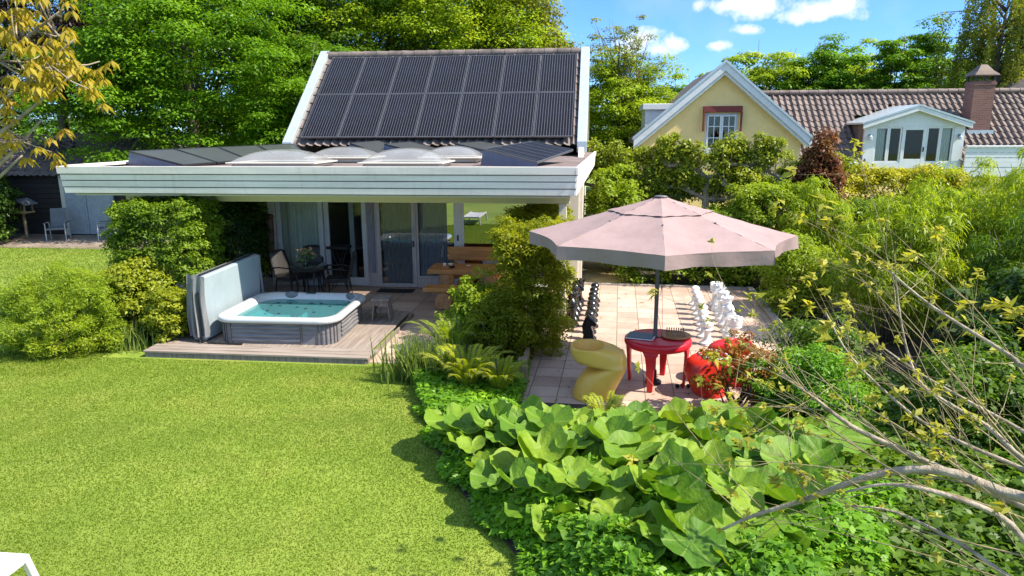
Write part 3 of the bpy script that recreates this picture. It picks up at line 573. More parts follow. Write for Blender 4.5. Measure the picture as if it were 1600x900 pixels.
# chimney
m, t, out = newmat('brick'); p = t.nodes.new('ShaderNodeBsdfPrincipled'); p.inputs['Roughness'].default_value = .85; lk(t, p.outputs[0], out.inputs[0])
tcn = t.nodes.new('ShaderNodeTexCoord'); sx = t.nodes.new('ShaderNodeSeparateXYZ'); lk(t, tcn.outputs['Object'], sx.inputs[0]); ad = t.nodes.new('ShaderNodeMath'); lk(t, sx.outputs[0], ad.inputs[0]); lk(t, sx.outputs[1], ad.inputs[1])
cb = t.nodes.new('ShaderNodeCombineXYZ'); lk(t, ad.outputs[0], cb.inputs[0]); lk(t, sx.outputs[2], cb.inputs[1]); bk = t.nodes.new('ShaderNodeTexBrick'); lk(t, cb.outputs[0], bk.inputs[0])
bk.inputs['Scale'].default_value = 1; bk.inputs['Brick Width'].default_value = .21; bk.inputs['Row Height'].default_value = .065; bk.inputs['Mortar Size'].default_value = .007
bk.inputs['Color1'].default_value = (.13, .05, .038, 1); bk.inputs['Color2'].default_value = (.20, .08, .058, 1); bk.inputs['Mortar'].default_value = (.18, .14, .12, 1); lk(t, bk.outputs[0], p.inputs['Base Color']); M['brick'] = m
ch = yp(MB().box(14.12, 14.86, 29.2, 29.9, 3.6, 5.46).box(14.09, 14.89, 29.17, 29.93, 5.32, 5.40), 'chimney', 'brick')
f = MB(); f.lathe([(.62, 0), (.60, .04), (.40, .17), (.22, .34), (.16, .40), (.0, .42)], 4, (0, 0, 0)); f.rot(PI / 4, (14.49, 29.55, 5.66)); f.build('chimney_cap', M['copper_brown'], ch)
for x in (14.17, 14.49, 14.81):
    for y in (29.25, 29.85): MB().box(x - .03, x + .03, y - .03, y + .03, 5.461, 5.68).build('cap_post', M['dark_metal'], ch)
MB().prism([(14.02, 29.1, 3.52), (14.96, 29.1, 3.52), (14.96, 29.1, 3.66), (14.02, 29.1, 3.66)], (0, .09, 0)).build('lead_flashing', M['zinc'], ch)
# next house, only its grey gable roof shows
nh = thing('neighbour_house', 'grey gabled roof edge with white trim at the far right', 'house', (20.9, 33, 0))
wpart(MB().prism([(18.3, 33.5, 0), (18.3, 33.5, 4.7), (20.9, 33.5, 6.4), (23.5, 33.5, 4.7), (23.5, 33.5, 0)], (0, 6, 0)), 'wall', M['house_white'], nh)
for s in (1, -1):
    ex = 20.9 + s * 3; wpart(MB().prism([(20.9, 33.1, 6.72), (20.9, 33.1, 6.5), (ex, 33.1, 4.54), (ex, 33.1, 4.76)], (0, 6.6, 0)), 'roof', M['tile_dark'], nh)
    wpart(MB().prism([(20.9, 33.0, 6.78), (20.9, 33.0, 6.56), (ex, 33.0, 4.6), (ex, 33.0, 4.82)], (0, .08, 0)), 'barge_board', M['house_white'], nh)

# ================================================================ SHED on the left
sh = thing('garden_shed', 'dark timber shed with tiled roof and white double door in the shade', 'shed', (-20, 24.6, 0))
f = MB()
for k in range(12): f.box(-26, -14.6, 24.0 - .012 * (k % 2), 24.06, .02 + k * .19, .2 + k * .19)
wpart(f, 'plank_wall', M['shed_wood'], sh); wpart(MB().box(-26, -25.9, 24.06, 27.4, 0, 2.3).box(-14.7, -14.6, 24.06, 27.4, 0, 2.3).box(-26, -14.6, 27.3, 27.4, 0, 2.3), 'rear_wall', M['shed_wood'], sh)
tr_ = MB(); tile_roof(tr_, (-26.3, 23.7, 2.18), (1, 0, 0), (0, 2.0, 1.5), 12.0, 2.5, wave=.25, course=.3); wpart(tr_, 'roof', M['tile_dark'], sh, smooth='auto')
wpart(MB().prism([(-26.3, 25.7, 3.68), (-26.3, 27.7, 2.18), (-14.3, 27.7, 2.18), (-14.3, 25.7, 3.68)], (0, 0, -.08)), 'rear_roof', M['tile_dark'], sh)
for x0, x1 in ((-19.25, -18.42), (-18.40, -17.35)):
    d = wpart(MB().box(x0, x1, 23.88, 23.985, .05, 2.12), 'door', M['shed_door_shaded'], sh, bevel=.008); MB().box(x0 + .08, x1 - .08, 23.868, 23.88, .2, 1.0).box(x0 + .08, x1 - .08, 23.868, 23.88, 1.1, 2.0).build('door_panel', M['shed_door_shaded'], d)  # white doors given a grey base colour that stands for the shade
wpart(MB().box(-19.42, -19.26, 23.9, 23.985, 0, 2.2), 'door_post', M['cream_paint'], sh)
# ================================================================ DECK, HOT TUB AND WHAT STANDS ROUND IT
dk = thing('wooden_deck', 'weathered grey plank deck carrying the hot tub beside the lawn', 'deck', (-5.8, 10.6, 0))
f = MB(); g_ = random.Random(2)
for k, (y0, y1) in enumerate(((10.56, 10.70), (10.708, 10.85), (10.858, 11.0))): f.box(-7.48, -3.58 + .02 * k, y0, y1, .085, .12 + .003 * k)
wpart(f, 'front_planks', M['deck_wood'], dk, bevel=.006)
f = MB(); x = -7.45
while x < -3.7: f.box(x, x + .138, 11.008, 13.62 + (.1 if x < -4 else 0), .085, .12 + g_.uniform(-.002, .003)); x += .146
wpart(f, 'side_planks', M['deck_board_y'], dk, bevel=.005)
wpart(MB().box(-7.46, -3.62, 10.575, 10.6, .0, .084).box(-3.62, -3.59, 10.61, 13.6, 0, .084).box(-7.46, -7.43, 10.61, 13.6, 0, .084), 'edge_beam', M['old_wood'], dk)
def rrect(w, d, r, z, n=6, wob=0):
    P = []
    for cx, cy, a0 in ((w / 2 - r, d / 2 - r, 0), (-w / 2 + r, d / 2 - r, 90), (-w / 2 + r, -d / 2 + r, 180), (w / 2 - r, -d / 2 + r, 270)):
        P += [(cx + r * math.cos(R(a0 + 90 * k / n)), cy + r * math.sin(R(a0 + 90 * k / n)), z) for k in range(n + 1)]
    # extra points along the straight sides so that the sides can bend
    out_ = []
    for i, p_ in enumerate(P):
        q_ = P[(i + 1) % len(P)]; out_.append(p_)
        if i % (n + 1) == n: out_ += [tuple(np.array(p_) + (np.array(q_) - np.array(p_)) * s) for s in (.25, .5, .75)]
    return out_
tub = thing('hot_tub', 'square hot tub with white rim, grey cabinet and teal water', 'hot tub', (-5.42, 12.08, .124), R(1.5))
TW, TD = 2.16, 1.98
f = MB(); f.loops([rrect(TW - .1, TD - .1, .28, 0), rrect(TW - .1, TD - .1, .28, .40)], cap0=True); f.build('cabinet', M['tub_cabinet'], tub, smooth='auto')
f = MB()
for k in range(5):      # the wavy planks of the front panel
    z0 = .03 + k * .074
    f.grid(lambda a, b: (-.78 + a * 1.22, -TD / 2 + .047 - .018 * math.sin(b * PI), z0 + .006 * math.sin(a * 13 + k * 2) + b * .070), 24, 4)
f.build('front_panel', M['tub_cabinet'], tub, smooth=True)
f = MB()
for k in range(5): f.grid(lambda a, b: (TW / 2 - .047 + .018 * math.sin(b * PI), -.55 + a * 1.1, .03 + k * .074 + .006 * math.sin(a * 11 + k) + b * .070), 20, 4)
f.build('side_panel', M['tub_cabinet'], tub, smooth=True)
for x in (-.80, .46): MB().box(x - .012, x + .012, -TD / 2 + .035, -TD / 2 + .06, .0, .40).build('corner_slat', M['pole_grey'], tub)
lp = rrect(TW - .085, TD - .085, .28, 0)
for i, (a, b) in enumerate(zip(lp, lp[1:] + lp[:1])):
    mid = ((a[0] + b[0]) / 2, (a[1] + b[1]) / 2)
    if (mid[0] > .5 and mid[1] < -.55) or (mid[0] < -.85 and mid[1] < -.6): MB().bar((a[0], a[1], .0), (a[0], a[1], .40), .014, .014).build('corner_slat', M['pole_grey'], tub)
prof = [(.0, .375, .30), (.03, .39, .31), (.04, .42, .32), (.03, .455, .31), (-.005, .475, .30), (-.05, .482, .29), (-.09, .474, .30), (-.13, .45, .32), (-.16, .40, .34), (-.19, .33, .34), (-.22, .25, .34)]
f = MB(); f.loops([rrect(TW + 2 * o_, TD + 2 * o_, r_ + max(o_, 0), z_) for o_, z_, r_ in prof]); f.build('rim', M['acrylic'], tub, smooth=True)
prof = [(-.22, .25, .34), (-.40, .15, .28), (-.60, .06, .2), (-.72, .03, .15)]
f = MB(); f.loops([rrect(TW + 2 * o_, TD + 2 * o_, r_, z_) for o_, z_, r_ in prof], cap1=True)
f.box(-.55, .0, -.42, -.38, .03, .20).box(.02, .05, -.5, .5, .03, .22).box(-.6, -.3, .1, .5, .03, .15); f.build('basin', M['acrylic_basin'], tub, smooth='auto')
m, t, out = newmat('tub_water'); tr = t.nodes.new('ShaderNodeBsdfTransparent'); tr.inputs[0].default_value = (.42, .76, .78, 1); gl = t.nodes.new('ShaderNodeBsdfGlossy'); gl.inputs['Roughness'].default_value = .03
fr = t.nodes.new('ShaderNodeFresnel'); fr.inputs[0].default_value = 1.33; df = t.nodes.new('ShaderNodeBsdfDiffuse'); df.inputs[0].default_value = (.12, .34, .37, 1); m0 = t.nodes.new('ShaderNodeMixShader'); m0.inputs[0].default_value = .35
lk(t, tr.outputs[0], m0.inputs[1]); lk(t, df.outputs[0], m0.inputs[2]); mx = t.nodes.new('ShaderNodeMixShader'); lk(t, fr.outputs[0], mx.inputs[0]); lk(t, m0.outputs[0], mx.inputs[1]); lk(t, gl.outputs[0], mx.inputs[2])
bp = t.nodes.new('ShaderNodeBump'); bp.inputs['Strength'].default_value = .12; bp.inputs['Distance'].default_value = .02; lk(t, noise(t, 9, 2), bp.inputs['Height']); lk(t, bp.outputs[0], gl.inputs['Normal']); lk(t, bp.outputs[0], fr.inputs['Normal']); lk(t, mx.outputs[0], out.inputs[0]); M['tub_water'] = m
f = MB(); l1 = rrect(TW - .345, TD - .345, .34, .37); f.add(l1, [tuple(range(len(l1)))]); f.build('water', M['tub_water'], tub)
for (x, y, z, d) in [(-.55, .52, .378, 0), (-.3, .5, .378, 0), (.1, .54, .378, 0), (.3, .53, .378, 0), (-.6, .3, .378, 0), (-.42, .28, .378, 0), (.55, .3, .378, 0), (-.5, -.1, .378, 0), (-.2, -.3, .378, 0), (.4, -.15, .378, 0), (.15, .1, .378, 0), (-.05, .2, .378, 0)]:
    MB().lathe([(.0, -.02), (.034, -.02), (.034, -.004), (.02, -.002), (0, -.006)], 10, (x, y, z)).build('jet', M['jet'], tub)
for x, y, a in ((-.42, .76, 0), (.78, .70, -40)):
    f = MB(); f.ball((0, 0, 0), (.14, .05, .09), 14, 8); f.rot(R(a), (x, y + .11, .43)); f.build('headrest', M['pillow_grey'], tub, smooth=True)
f = MB(); f.box(-.14, .06, .87, .94, .476, .488); f.build('control_panel', M['jet'], tub, bevel=.01)
f = MB()
for x in (-.55, .1): f.box(x, x + .5, -TD / 2 - .03, -TD / 2 - .005, .40, .408)
f.build('rim_groove', M['pillow_grey'], tub)
# folded cover
lid = thing('hot_tub_cover', 'folded pale blue hot tub cover standing on edge with loose grey skirts', 'cover', (-6.70, 12.2, .124))
f = MB().prism([(.04, -1.05, .02), (.10, -1.05, 1.16), (.105, 1.0, 1.20), (.045, 1.0, .02)], (-.12, 0, 0)); f.build('folded_panel', M['lid_blue'], lid, bevel=.03, seg=3)
f = MB().prism([(-.09, -1.06, .02), (-.03, -1.06, 1.17), (-.03, 1.0, 1.20), (-.09, 1.0, .02)], (-.12, 0, 0)); f.build('outer_panel', M['lid_grey'], lid, bevel=.03, seg=3)
f = MB().prism([(-.04, -1.0, 1.175), (.0, -1.0, 1.175), (.0, .9, 1.212), (-.04, .9, 1.212)], (0, 0, .012)); f.build('hinge_strip', M['mat_black'], lid)
for (x0, x1, y, s) in ((-.22, -.04, -1.08, 1), (-.06, .13, -1.10, 2), (-.02, .13, 1.03, 3)):
    g = np.random.default_rng(s); ph = g.uniform(0, 6)
    f = MB().grid(lambda a, b: (x0 + (x1 - x0) * a + .02 * math.sin(b * 5 + ph) - .03 * (1 - b), y - .045 * math.sin(a * 9 + ph) * (1.15 - b) - .02 * b, .10 + b * (1.12 - .05 * a)), 14, 16); f.build('skirt', M['lid_grey'], lid, smooth=True)
f = MB().tube([(-.02, -1.12, .9), (-.02, -1.12, .15), (.0, -1.13, .06), (.12, -1.16, .02), (.75, -1.19, .02)], .016, 8).tube([(-.10, -1.12, .9), (-.08, -1.12, .1), (.02, -1.19, .02)], .014, 8); f.build('lifter_bar', M['black_metal'], lid, smooth='auto')
# stool beside the tub
st = thing('wooden_stool', 'small weathered wooden step stool beside the hot tub', 'stool', (-4.03, 12.92, .124), R(4))
MB().box(-.17, .17, -.19, .19, .40, .45).build('seat', M['old_wood'], st, bevel=.008)
for s in (-1, 1): MB().prism([(s * .11, -.16, .40), (s * .11, .16, .40), (s * .16, .18, 0), (s * .16, -.18, 0)], (s * .028, 0, 0)).build('side_board', M['old_wood'], st, bevel=.004)
MB().box(-.12, .12, -.015, .015, .14, .22).box(-.115, .115, -.14, -.115, .3, .39).build('brace', M['old_wood'], st)
dm_ = tag(MB().box(-.43, .43, -.19, .19, 0, .014).build('doormat', M['mat_black'], loc=(-4.6, 15.85, .014), bevel=.005), 'black rectangular doormat in front of the bead curtain door', 'doormat')
# ---------------------------------------------------------------- wicker seats and round table
def wicker_chair(label, loc, rz):
    T = thing('wicker_chair', label, 'chair', loc, rz, 'black wicker chairs by the house')
    f = MB(); f.box(-.26, .26, -.26, .25, .34, .44); f.build('seat', M['wicker_black'], T, bevel=.04, seg=3)
    f = MB().grid(lambda a, b: ((a - .5) * .52 * (1 - .1 * b), .26 + .16 * b - .05 * math.sin(a * PI), .44 + .52 * b + .03 * math.sin(a * PI) * b), 10, 10); b = f.build('backrest', M['wicker_open'], T, smooth=True)
    sm = b.modifiers.new('thick', 'SOLIDIFY'); sm.thickness = .025
    MB().tube([(-.26, .26, .43), (-.245, .34, .7), (-.23, .425, .96), (-.12, .40, .99), (0, .385, 1.0), (.12, .40, .99), (.23, .425, .96), (.245, .34, .7), (.26, .26, .43)], .018, 6).build('back_frame', M['wicker_black'], T, smooth=True)
    for s in (-1, 1):
        MB().tube([(s * .27, -.25, .44), (s * .28, -.26, .64), (s * .285, -.2, .665), (s * .28, .1, .66), (s * .25, .32, .62)], .018, 6).build('armrest', M['wicker_black'], T, smooth=True)
        MB().tube([(s * .25, -.24, .36), (s * .26, -.25, 0)], [.02, .014], 6).build('leg', M['black_metal'], T); MB().tube([(s * .24, .23, .36), (s * .25, .28, 0)], [.02, .014], 6).build('leg', M['black_metal'], T)
    return T
m, t, out = newmat('wicker_open'); p = t.nodes.new('ShaderNodeBsdfPrincipled'); p.inputs['Roughness'].default_value = .5; tcn = t.nodes.new('ShaderNodeTexCoord'); ck = t.nodes.new('ShaderNodeTexChecker'); ck.inputs['Scale'].default_value = 34; lk(t, tcn.outputs['Object'], ck.inputs[0])
ck.inputs[1].default_value = (.018, .016, .015, 1); ck.inputs[2].default_value = (.11, .10, .095, 1); lk(t, ck.outputs[0], p.inputs['Base Color']); lk(t, p.outputs[0], out.inputs[0]); M['wicker_open'] = m
wicker_chair('black wicker armchair on the left of the round table, near the tub cover', (-6.93, 15.35, .014), R(68))
wicker_chair('black wicker armchair on the right of the round table, back to the glass door', (-5.80, 15.30, .014), R(-78))
wicker_chair('black wicker armchair behind the flower vase, backed against the curtained window', (-6.68, 15.83, .014), R(8))
rt_ = thing('round_table', 'round dark glass-topped wicker table between black armchairs', 'table', (-6.38, 15.05, .014))
MB().lathe([(0, .70), (.43, .70), (.45, .71), (.45, .725), (.43, .735), (0, .735)], 32).build('table_top', M['glass_top'] if 'glass_top' in M else mm('glass_top', (.03, .032, .034), .06, spec=.8), rt_, smooth='auto')
MB().lathe([(.36, .66), (.40, .66), (.40, .70), (.36, .70)], 28).build('rim_band', M['wicker_black'], rt_, smooth='auto')
for k in range(4): a = R(45 + 90 * k); MB().tube([(.32 * math.cos(a), .32 * math.sin(a), .69), (.26 * math.cos(a), .26 * math.sin(a), .35), (.33 * math.cos(a), .33 * math.sin(a), 0)], [.025, .02, .022], 6).build('leg', M['wicker_black'], rt_, smooth=True)
vs = thing('flower_vase', 'glass vase with orange and yellow flowers on the round table', 'vase', (-6.42, 15.0, .75))
MB().lathe([(.05, 0), (.06, .01), (.045, .09), (.06, .2), (.075, .22), (.07, .22), (.055, .2), (.04, .09), (.05, .02), (0, .02)], 14).build('glass_body', M['vase_glass'], vs, smooth=True)
f = MB(); fl_ = MB(); lf = MB()
for k in range(34):
    a = rnd.uniform(0, 2 * PI); r_ = rnd.uniform(.03, .24); h = rnd.uniform(.30, .47) - r_ * .35; q = (r_ * math.cos(a), r_ * math.sin(a) * .8, h)
    f.tube([(q[0] * .12, q[1] * .12, .06), (q[0] * .5, q[1] * .5, .22), q], .004, 4)
    if k < 20: fl_.ball(q, (.035, .035, .022), 7, 4)
    else: lf.ball((q[0], q[1], h - .08), (.05, .02, .035), 6, 4)
f.build('stems', M['stalk_green'], vs); fl_.build('blossoms', M['flower'], vs, smooth=True); lf.build('leaves', M['stalk_green'], vs, smooth=True)
ts = thing('folding_tray_stand', 'slim black folding tray stand with crossed legs beside the window frame', 'tray stand', (-5.98, 15.98, .014))
MB().box(-.26, .26, -.16, .16, .98, 1.02).box(-.26, .26, -.17, -.15, 1.02, 1.05).box(-.26, .26, .15, .17, 1.02, 1.05).build('tray', M['black_metal'], ts, bevel=.006)
for y in (-.12, .12):
    for s in (-1, 1): MB().tube([(s * .2, y, 0), (-s * .16, y, .98)], .011, 5).build('leg', M['black_metal'], ts)
tag(MB().lathe([(.03, 0), (.06, .1), (.085, .75), (.075, .8), (.1, .84), (.1, .9), (.05, .93), (0, .94)], 12).rot(0, (0, 0, .85)).build('wooden_wall_ornament', M['ornament_wood'], loc=(-7.72, 16.12, 0), smooth='auto'), 'tapered brown wooden ornament on the cream corner post', 'ornament')
# ---------------------------------------------------------------- log furniture
lt = thing('log_table', 'heavy orange-brown plank table on log legs under the roof', 'table', (-2.7, 15.1, .014))
f = MB()
for k in range(3): f.box(-.85, .9, -.40 + k * .272, -.40 + k * .272 + .262, .66, .76)
f.build('table_top', M['table_wood'], lt, bevel=.012)
for x in (-.45, .5): MB().tube([(x, -.3, .0), (x, -.3, .658)], .16, 14).build('leg', M['log_wood'], lt, smooth='auto')
def log_bench(label, loc, back=False):
    T = thing('log_bench', label, 'bench', loc, 0, 'log benches at the plank table')
    MB().box(-.85, .9, -.19, .19, .40, .49).build('seat', M['table_wood'], T, bevel=.015)
    for x in (-.42, .5): MB().prism([(x + .17 * math.cos(a), -.17, .20 + .195 * math.sin(a)) for a in np.linspace(-.3 * PI, 1.3 * PI, 22)] , (0, .34, 0)).build('log_leg', M['log_wood'], T, smooth='auto')
    if back:
        MB().box(-.85, .9, .20, .25, .74, 1.06).build('backrest', M['table_wood'], T, bevel=.015); [MB().box(x, x + .08, .19, .199, .3, .9).build('back_support', M['table_wood'], T) for x in (-.7, .62)]
    return T
log_bench('backless log bench on the near side of the plank table', (-2.66, 14.25, .014)); log_bench('log bench with a plank backrest behind the table, against the windows', (-2.5, 15.78, .014), True)
for (x, y, lab, mt, nm, pr) in ((-3.25, 15.12, 'small white cup near the left end of the plank table', 'white_plastic', 'cup', [(.025, 0), (.03, .01), (.038, .07), (.034, .07), (.026, .015), (0, .015)]), (-3.13, 15.2, 'white bowl beside the cup on the plank table', 'white_plastic', 'bowl', [(.03, 0), (.06, .045), (.055, .045), (.028, .01), (0, .01)]),
                              (-3.05, 14.95, 'dark round ashtray on the plank table', 'black_metal', 'ashtray', [(.05, 0), (.075, .035), (.065, .035), (.05, .012), (0, .012)]), (-2.72, 15.15, 'tiny white saucer right of the ashtray', 'white_plastic', 'saucer', [(.03, 0), (.055, .018), (.05, .018), (0, .006)])):
    tag(MB().lathe(pr, 14).build(nm, M[mt], loc=(x, y, .776), smooth='auto'), lab, nm)
# ================================================================ CHESS TERRACE
um = thing('parasol', 'large dusty pink octagonal garden parasol with grey pole', 'parasol', (.95, 10.15, .018))
NV = 8; RAD = 1.88; A0 = R(-93); va = [A0 + 2 * PI * k / NV for k in range(NV)]
ZE, ZT = 2.25, 2.80
def canopy(r0, z0, r1, z1, sag, name, valance=0):
    f = MB(); fv = MB()
    for k in range(NV):
        a, b = va[k], va[(k + 1) % NV]; pa, pb = np.array([math.cos(a), math.sin(a)]), np.array([math.cos(b), math.sin(b)])
        def fn(u, v):
            q = pa * (1 - u) + pb * u; r_ = r0 + (r1 - r0) * v; e = math.sin(u * PI); q2 = q * r_ * (1 - .05 * e * v)
            return (q2[0], q2[1], z0 + (z1 - z0) * v - sag * e * math.sin(v * PI * .9) - .012 * math.sin(v * PI) + .004 * math.sin(u * 17 + v * 23 + k))
        f.grid(fn, 12, 10)
        if valance:
            def fn2(u, v):
                q = pa * (1 - u) + pb * u; e = math.sin(u * PI); q2 = q * r1 * (1 - .05 * e) * (1 + .012 * v * math.sin(u * 13 + k) - .02 * v * e) ; s = .012 + .976 * u
                return (q2[0], q2[1], z1 - valance * v * (1 - .05 * math.sin(u * 7 + k)) - .002)
            fv.grid(fn2, 14, 4)
    o = f.build(name, M['canopy'], um, smooth='auto')
    if valance: fv.build('valance', M['canopy'], o, smooth='auto')
    return o
canopy(.60, 2.60, RAD, ZE, .03, 'canopy', .18)
canopy(.04, 2.775, .74, 2.578, .010, 'vent_cap')
MB().lathe([(.09, 2.765), (.10, 2.772), (.08, 2.785), (0, 2.79)], 12).build('finial', M['pole_grey'], um, smooth=True)
MB().tube([(0, 0, 0), (0, 0, 2.765)], .03, 12).build('pole', M['pole_grey'], um, smooth='auto')
MB().lathe([(.05, 2.05), (.05, 2.15), (.035, 2.18), (.03, 2.18)], 12).build('runner', M['pole_grey'], um, smooth='auto')
for k in range(NV):
    d = (math.cos(va[k]), math.sin(va[k])); r_ = MB().bar((d[0] * .04, d[1] * .04, 2.70), (d[0] * 1.84, d[1] * 1.84, ZE - .055), .02, .03).build('rib', M['pole_grey'], um)
    MB().bar((d[0] * .05, d[1] * .05, 2.10), (d[0] * .98, d[1] * .98, 2.50), .014, .02).build('strut', M['pole_grey'], r_)
MB().tube([(.03, -.02, 2.1), (.06, -.03, 1.5), (.05, -.03, 1.35), (.07, -.02, 1.5), (.1, -.02, .75)], .004, 4).build('cord', M['pole_grey'], um)
MB().lathe([(.12, 0), (.12, .03), (.1, .045), (.05, .05), (.045, .2), (.035, .2)], 20).build('base', M['dark_metal'], um, smooth='auto')
# red table
tb = thing('red_table', 'round red plastic table with flared legs round the parasol pole', 'table', (.99, 10.12, .018)); tb.scale = (.94, .94, 1)
f = MB().lathe([(.035, .715), (.44, .722), (.495, .715), (.515, .70), (.52, .67), (.515, .63), (.49, .60), (.47, .62), (.46, .68), (.035, .69), (.035, .715)], 40); f.build('table_top', M['red_plastic'], tb, smooth=True)
for k in range(4):
    a = R(72 + 90 * k); L = []
    for z, w, rr, th in ((.66, .19, .495, .05), (.60, .13, .495, .055), (.52, .085, .49, .055), (.40, .068, .48, .05), (.2, .056, .465, .045), (0, .045, .45, .04)):
        ring = []
        for (s, d) in ((-1, 0), (1, 0), (1, -1), (-1, -1)):
            an = a + s * w / rr; ring.append(((rr + d * th) * math.cos(an), (rr + d * th) * math.sin(an), z))
        L.append(ring)
    f = MB(); f.loops(L, True, True); f.build('leg', M['red_plastic'], tb, bevel=.015, seg=3, smooth='auto')
def drum_chair(name_label, loc, rz, mat, sc=1, rim=None):
    T = thing('drum_chair', name_label, 'chair', loc, rz, 'moulded plastic drum chairs'); T.scale = (sc * .93, sc, sc)
    sec = [(0, -.36, .22), (.03, -.365, .25), (.2, -.30, .33), (.33, -.20, .40), (.39, -.13, .425), (.425, -.05, .435), (.45, .02, .44), (.468, .03, .445), (.48, -.03, .445), (.50, -.22, .445), (.53, -.33, .445), (.58, -.38, .44), (.65, -.40, .40), (.70, -.405, .31), (.735, -.40, .18), (.745, -.385, .12)]
    def ring(z, xl, xr, ry):
        cx, rx = (xl + xr) / 2, (xr - xl) / 2; P = []
        for k in range(40):
            a = 2 * PI * k / 40; ca, sa = math.cos(a), math.sin(a); e = 2 / 2.5
            P.append((cx + rx * math.copysign(abs(ca) ** e, ca), ry * math.copysign(abs(sa) ** e, sa), z))
        return P
    L = [ring(z, a, b, .30) for z, a, b in sec]
    inner = [ring(.745, -.36, .08, .265), ring(.72, -.35, .07, .255), ring(.62, -.34, .06, .245), ring(.56, -.25, .03, .18), ring(.55, -.18, -.04, .1)]
    f = MB(); f.loops(L + inner, True, True); f.build('shell', M[mat], T, smooth=True)
    if rim: MB().tube([(x, y, z + .006) for x, y, z in ring(.745, -.385, .12, .285)] + [ring(.745, -.385, .12, .285)[0]], .022, 8).build('rim', M[rim], T, smooth=True)
    return T
drum_chair('mustard yellow moulded chair with S-shaped side, left of the red table', (.10, 9.55, .018), R(4), 'yellow_plastic')
drum_chair('red moulded chair with a pale grey rim, nearer to the leafy bed', (1.66, 9.78, .018), R(205), 'red_orange_plastic', .76, 'white_plastic')
drum_chair('plain red moulded chair farther right, beside the white chess pieces', (2.08, 10.35, .018), R(165), 'red_plastic', .82)
bb_ = thing('folded_game_board', 'dark blue folded game board with pale edge on the red table', 'game board', (.74, 10.1, .745), R(-14))
MB().box(-.2, .2, -.17, .17, 0, .012).build('border', M['white_plastic'], bb_, bevel=.004); MB().box(-.185, .185, -.155, .155, .012, .02).build('board_face', mm('board_blue', (.035, .05, .10), .4), bb_)
cbd = thing('small_chess_board', 'round wooden chess board on the red table right of the pole', 'chess board', (1.25, 10.16, .745))
MB().lathe([(.2, 0), (.215, .01), (.215, .03), (.2, .035), (0, .035)], 28).build('tray', M['log_wood'], cbd, smooth='auto')
m = plain('mini_squares', (.30, .16, .07), .5); t = m.node_tree; ck = t.nodes.new('ShaderNodeTexChecker'); ck.inputs['Scale'].default_value = 26; ck.inputs[1].default_value = (.09, .035, .015, 1); ck.inputs[2].default_value = (.42, .25, .11, 1); tcn = t.nodes.new('ShaderNodeTexCoord'); lk(t, tcn.outputs['Object'], ck.inputs[0]); lk(t, ck.outputs[0], [n for n in t.nodes if n.type == 'BSDF_PRINCIPLED'][0].inputs[0])
MB().box(-.14, .14, -.14, .14, .035, .040).build('squares', m, cbd)
mp_ = MB().lathe([(.013, 0), (.013, .008), (.007, .015), (.006, .035), (.011, .042), (.006, .05), (.009, .058), (0, .066)], 8)
for i in range(16):
    side = i // 8; k = i % 8; x = 1.25 - .12 + k * .034; y = 10.16 + (.11 if side else -.105)
    o = tag(mp_.build('small_chess_piece', M['ornament_wood' if side else 'log_wood'], loc=(x, y, .785), smooth=True), ('dark' if side else 'light') + ' brown small chess piece in a row on the round wooden board', 'chess piece', 'small chess pieces on the table board')
# giant chess pieces
def piece_profile(kind, h):
    if kind == 'pawn': P = [(.125, 0), (.13, .03), (.12, .07), (.125, .09), (.085, .15), (.06, .28), (.055, .55), (.075, .62), (.10, .65), (.085, .69), (.06, .71), (.085, .77), (.095, .84), (.08, .92), (.045, .98), (0, 1)]
    elif kind == 'rook': P = [(.14, 0), (.145, .04), (.13, .08), (.135, .11), (.10, .18), (.08, .35), (.078, .60), (.10, .68), (.125, .72), (.125, .76), (.11, .78), (.125, .80), (.13, 1.0), (.09, 1.0), (.09, .92), (0, .92)]
    elif kind == 'bishop': P = [(.14, 0), (.145, .03), (.13, .07), (.135, .09), (.095, .16), (.065, .3), (.06, .52), (.085, .58), (.115, .61), (.075, .64), (.07, .66), (.095, .72), (.10, .78), (.08, .87), (.04, .94), (.035, .955), (.04, .975), (0, 1)]
    elif kind == 'queen': P = [(.15, 0), (.155, .03), (.14, .07), (.145, .09), (.105, .16), (.07, .3), (.06, .55), (.09, .62), (.125, .645), (.08, .67), (.075, .69), (.085, .75), (.115, .90), (.10, .90), (.06, .92), (.03, .95), (.035, .975), (0, 1)]
    elif kind == 'king': P = [(.15, 0), (.155, .03), (.14, .07), (.145, .09), (.105, .16), (.07, .3), (.062, .55), (.09, .61), (.125, .635), (.08, .66), (.075, .68), (.085, .74), (.11, .86), (.07, .90), (0, .91)]
    else: P = [(.145, 0), (.15, .04), (.135, .09), (.14, .12), (.11, .2), (.10, .26), (0, .28)]
    return [(r_ , z * h) for r_, z in P]
HT = dict(pawn=.43, rook=.46, knight=.54, bishop=.58, queen=.63, king=.68)
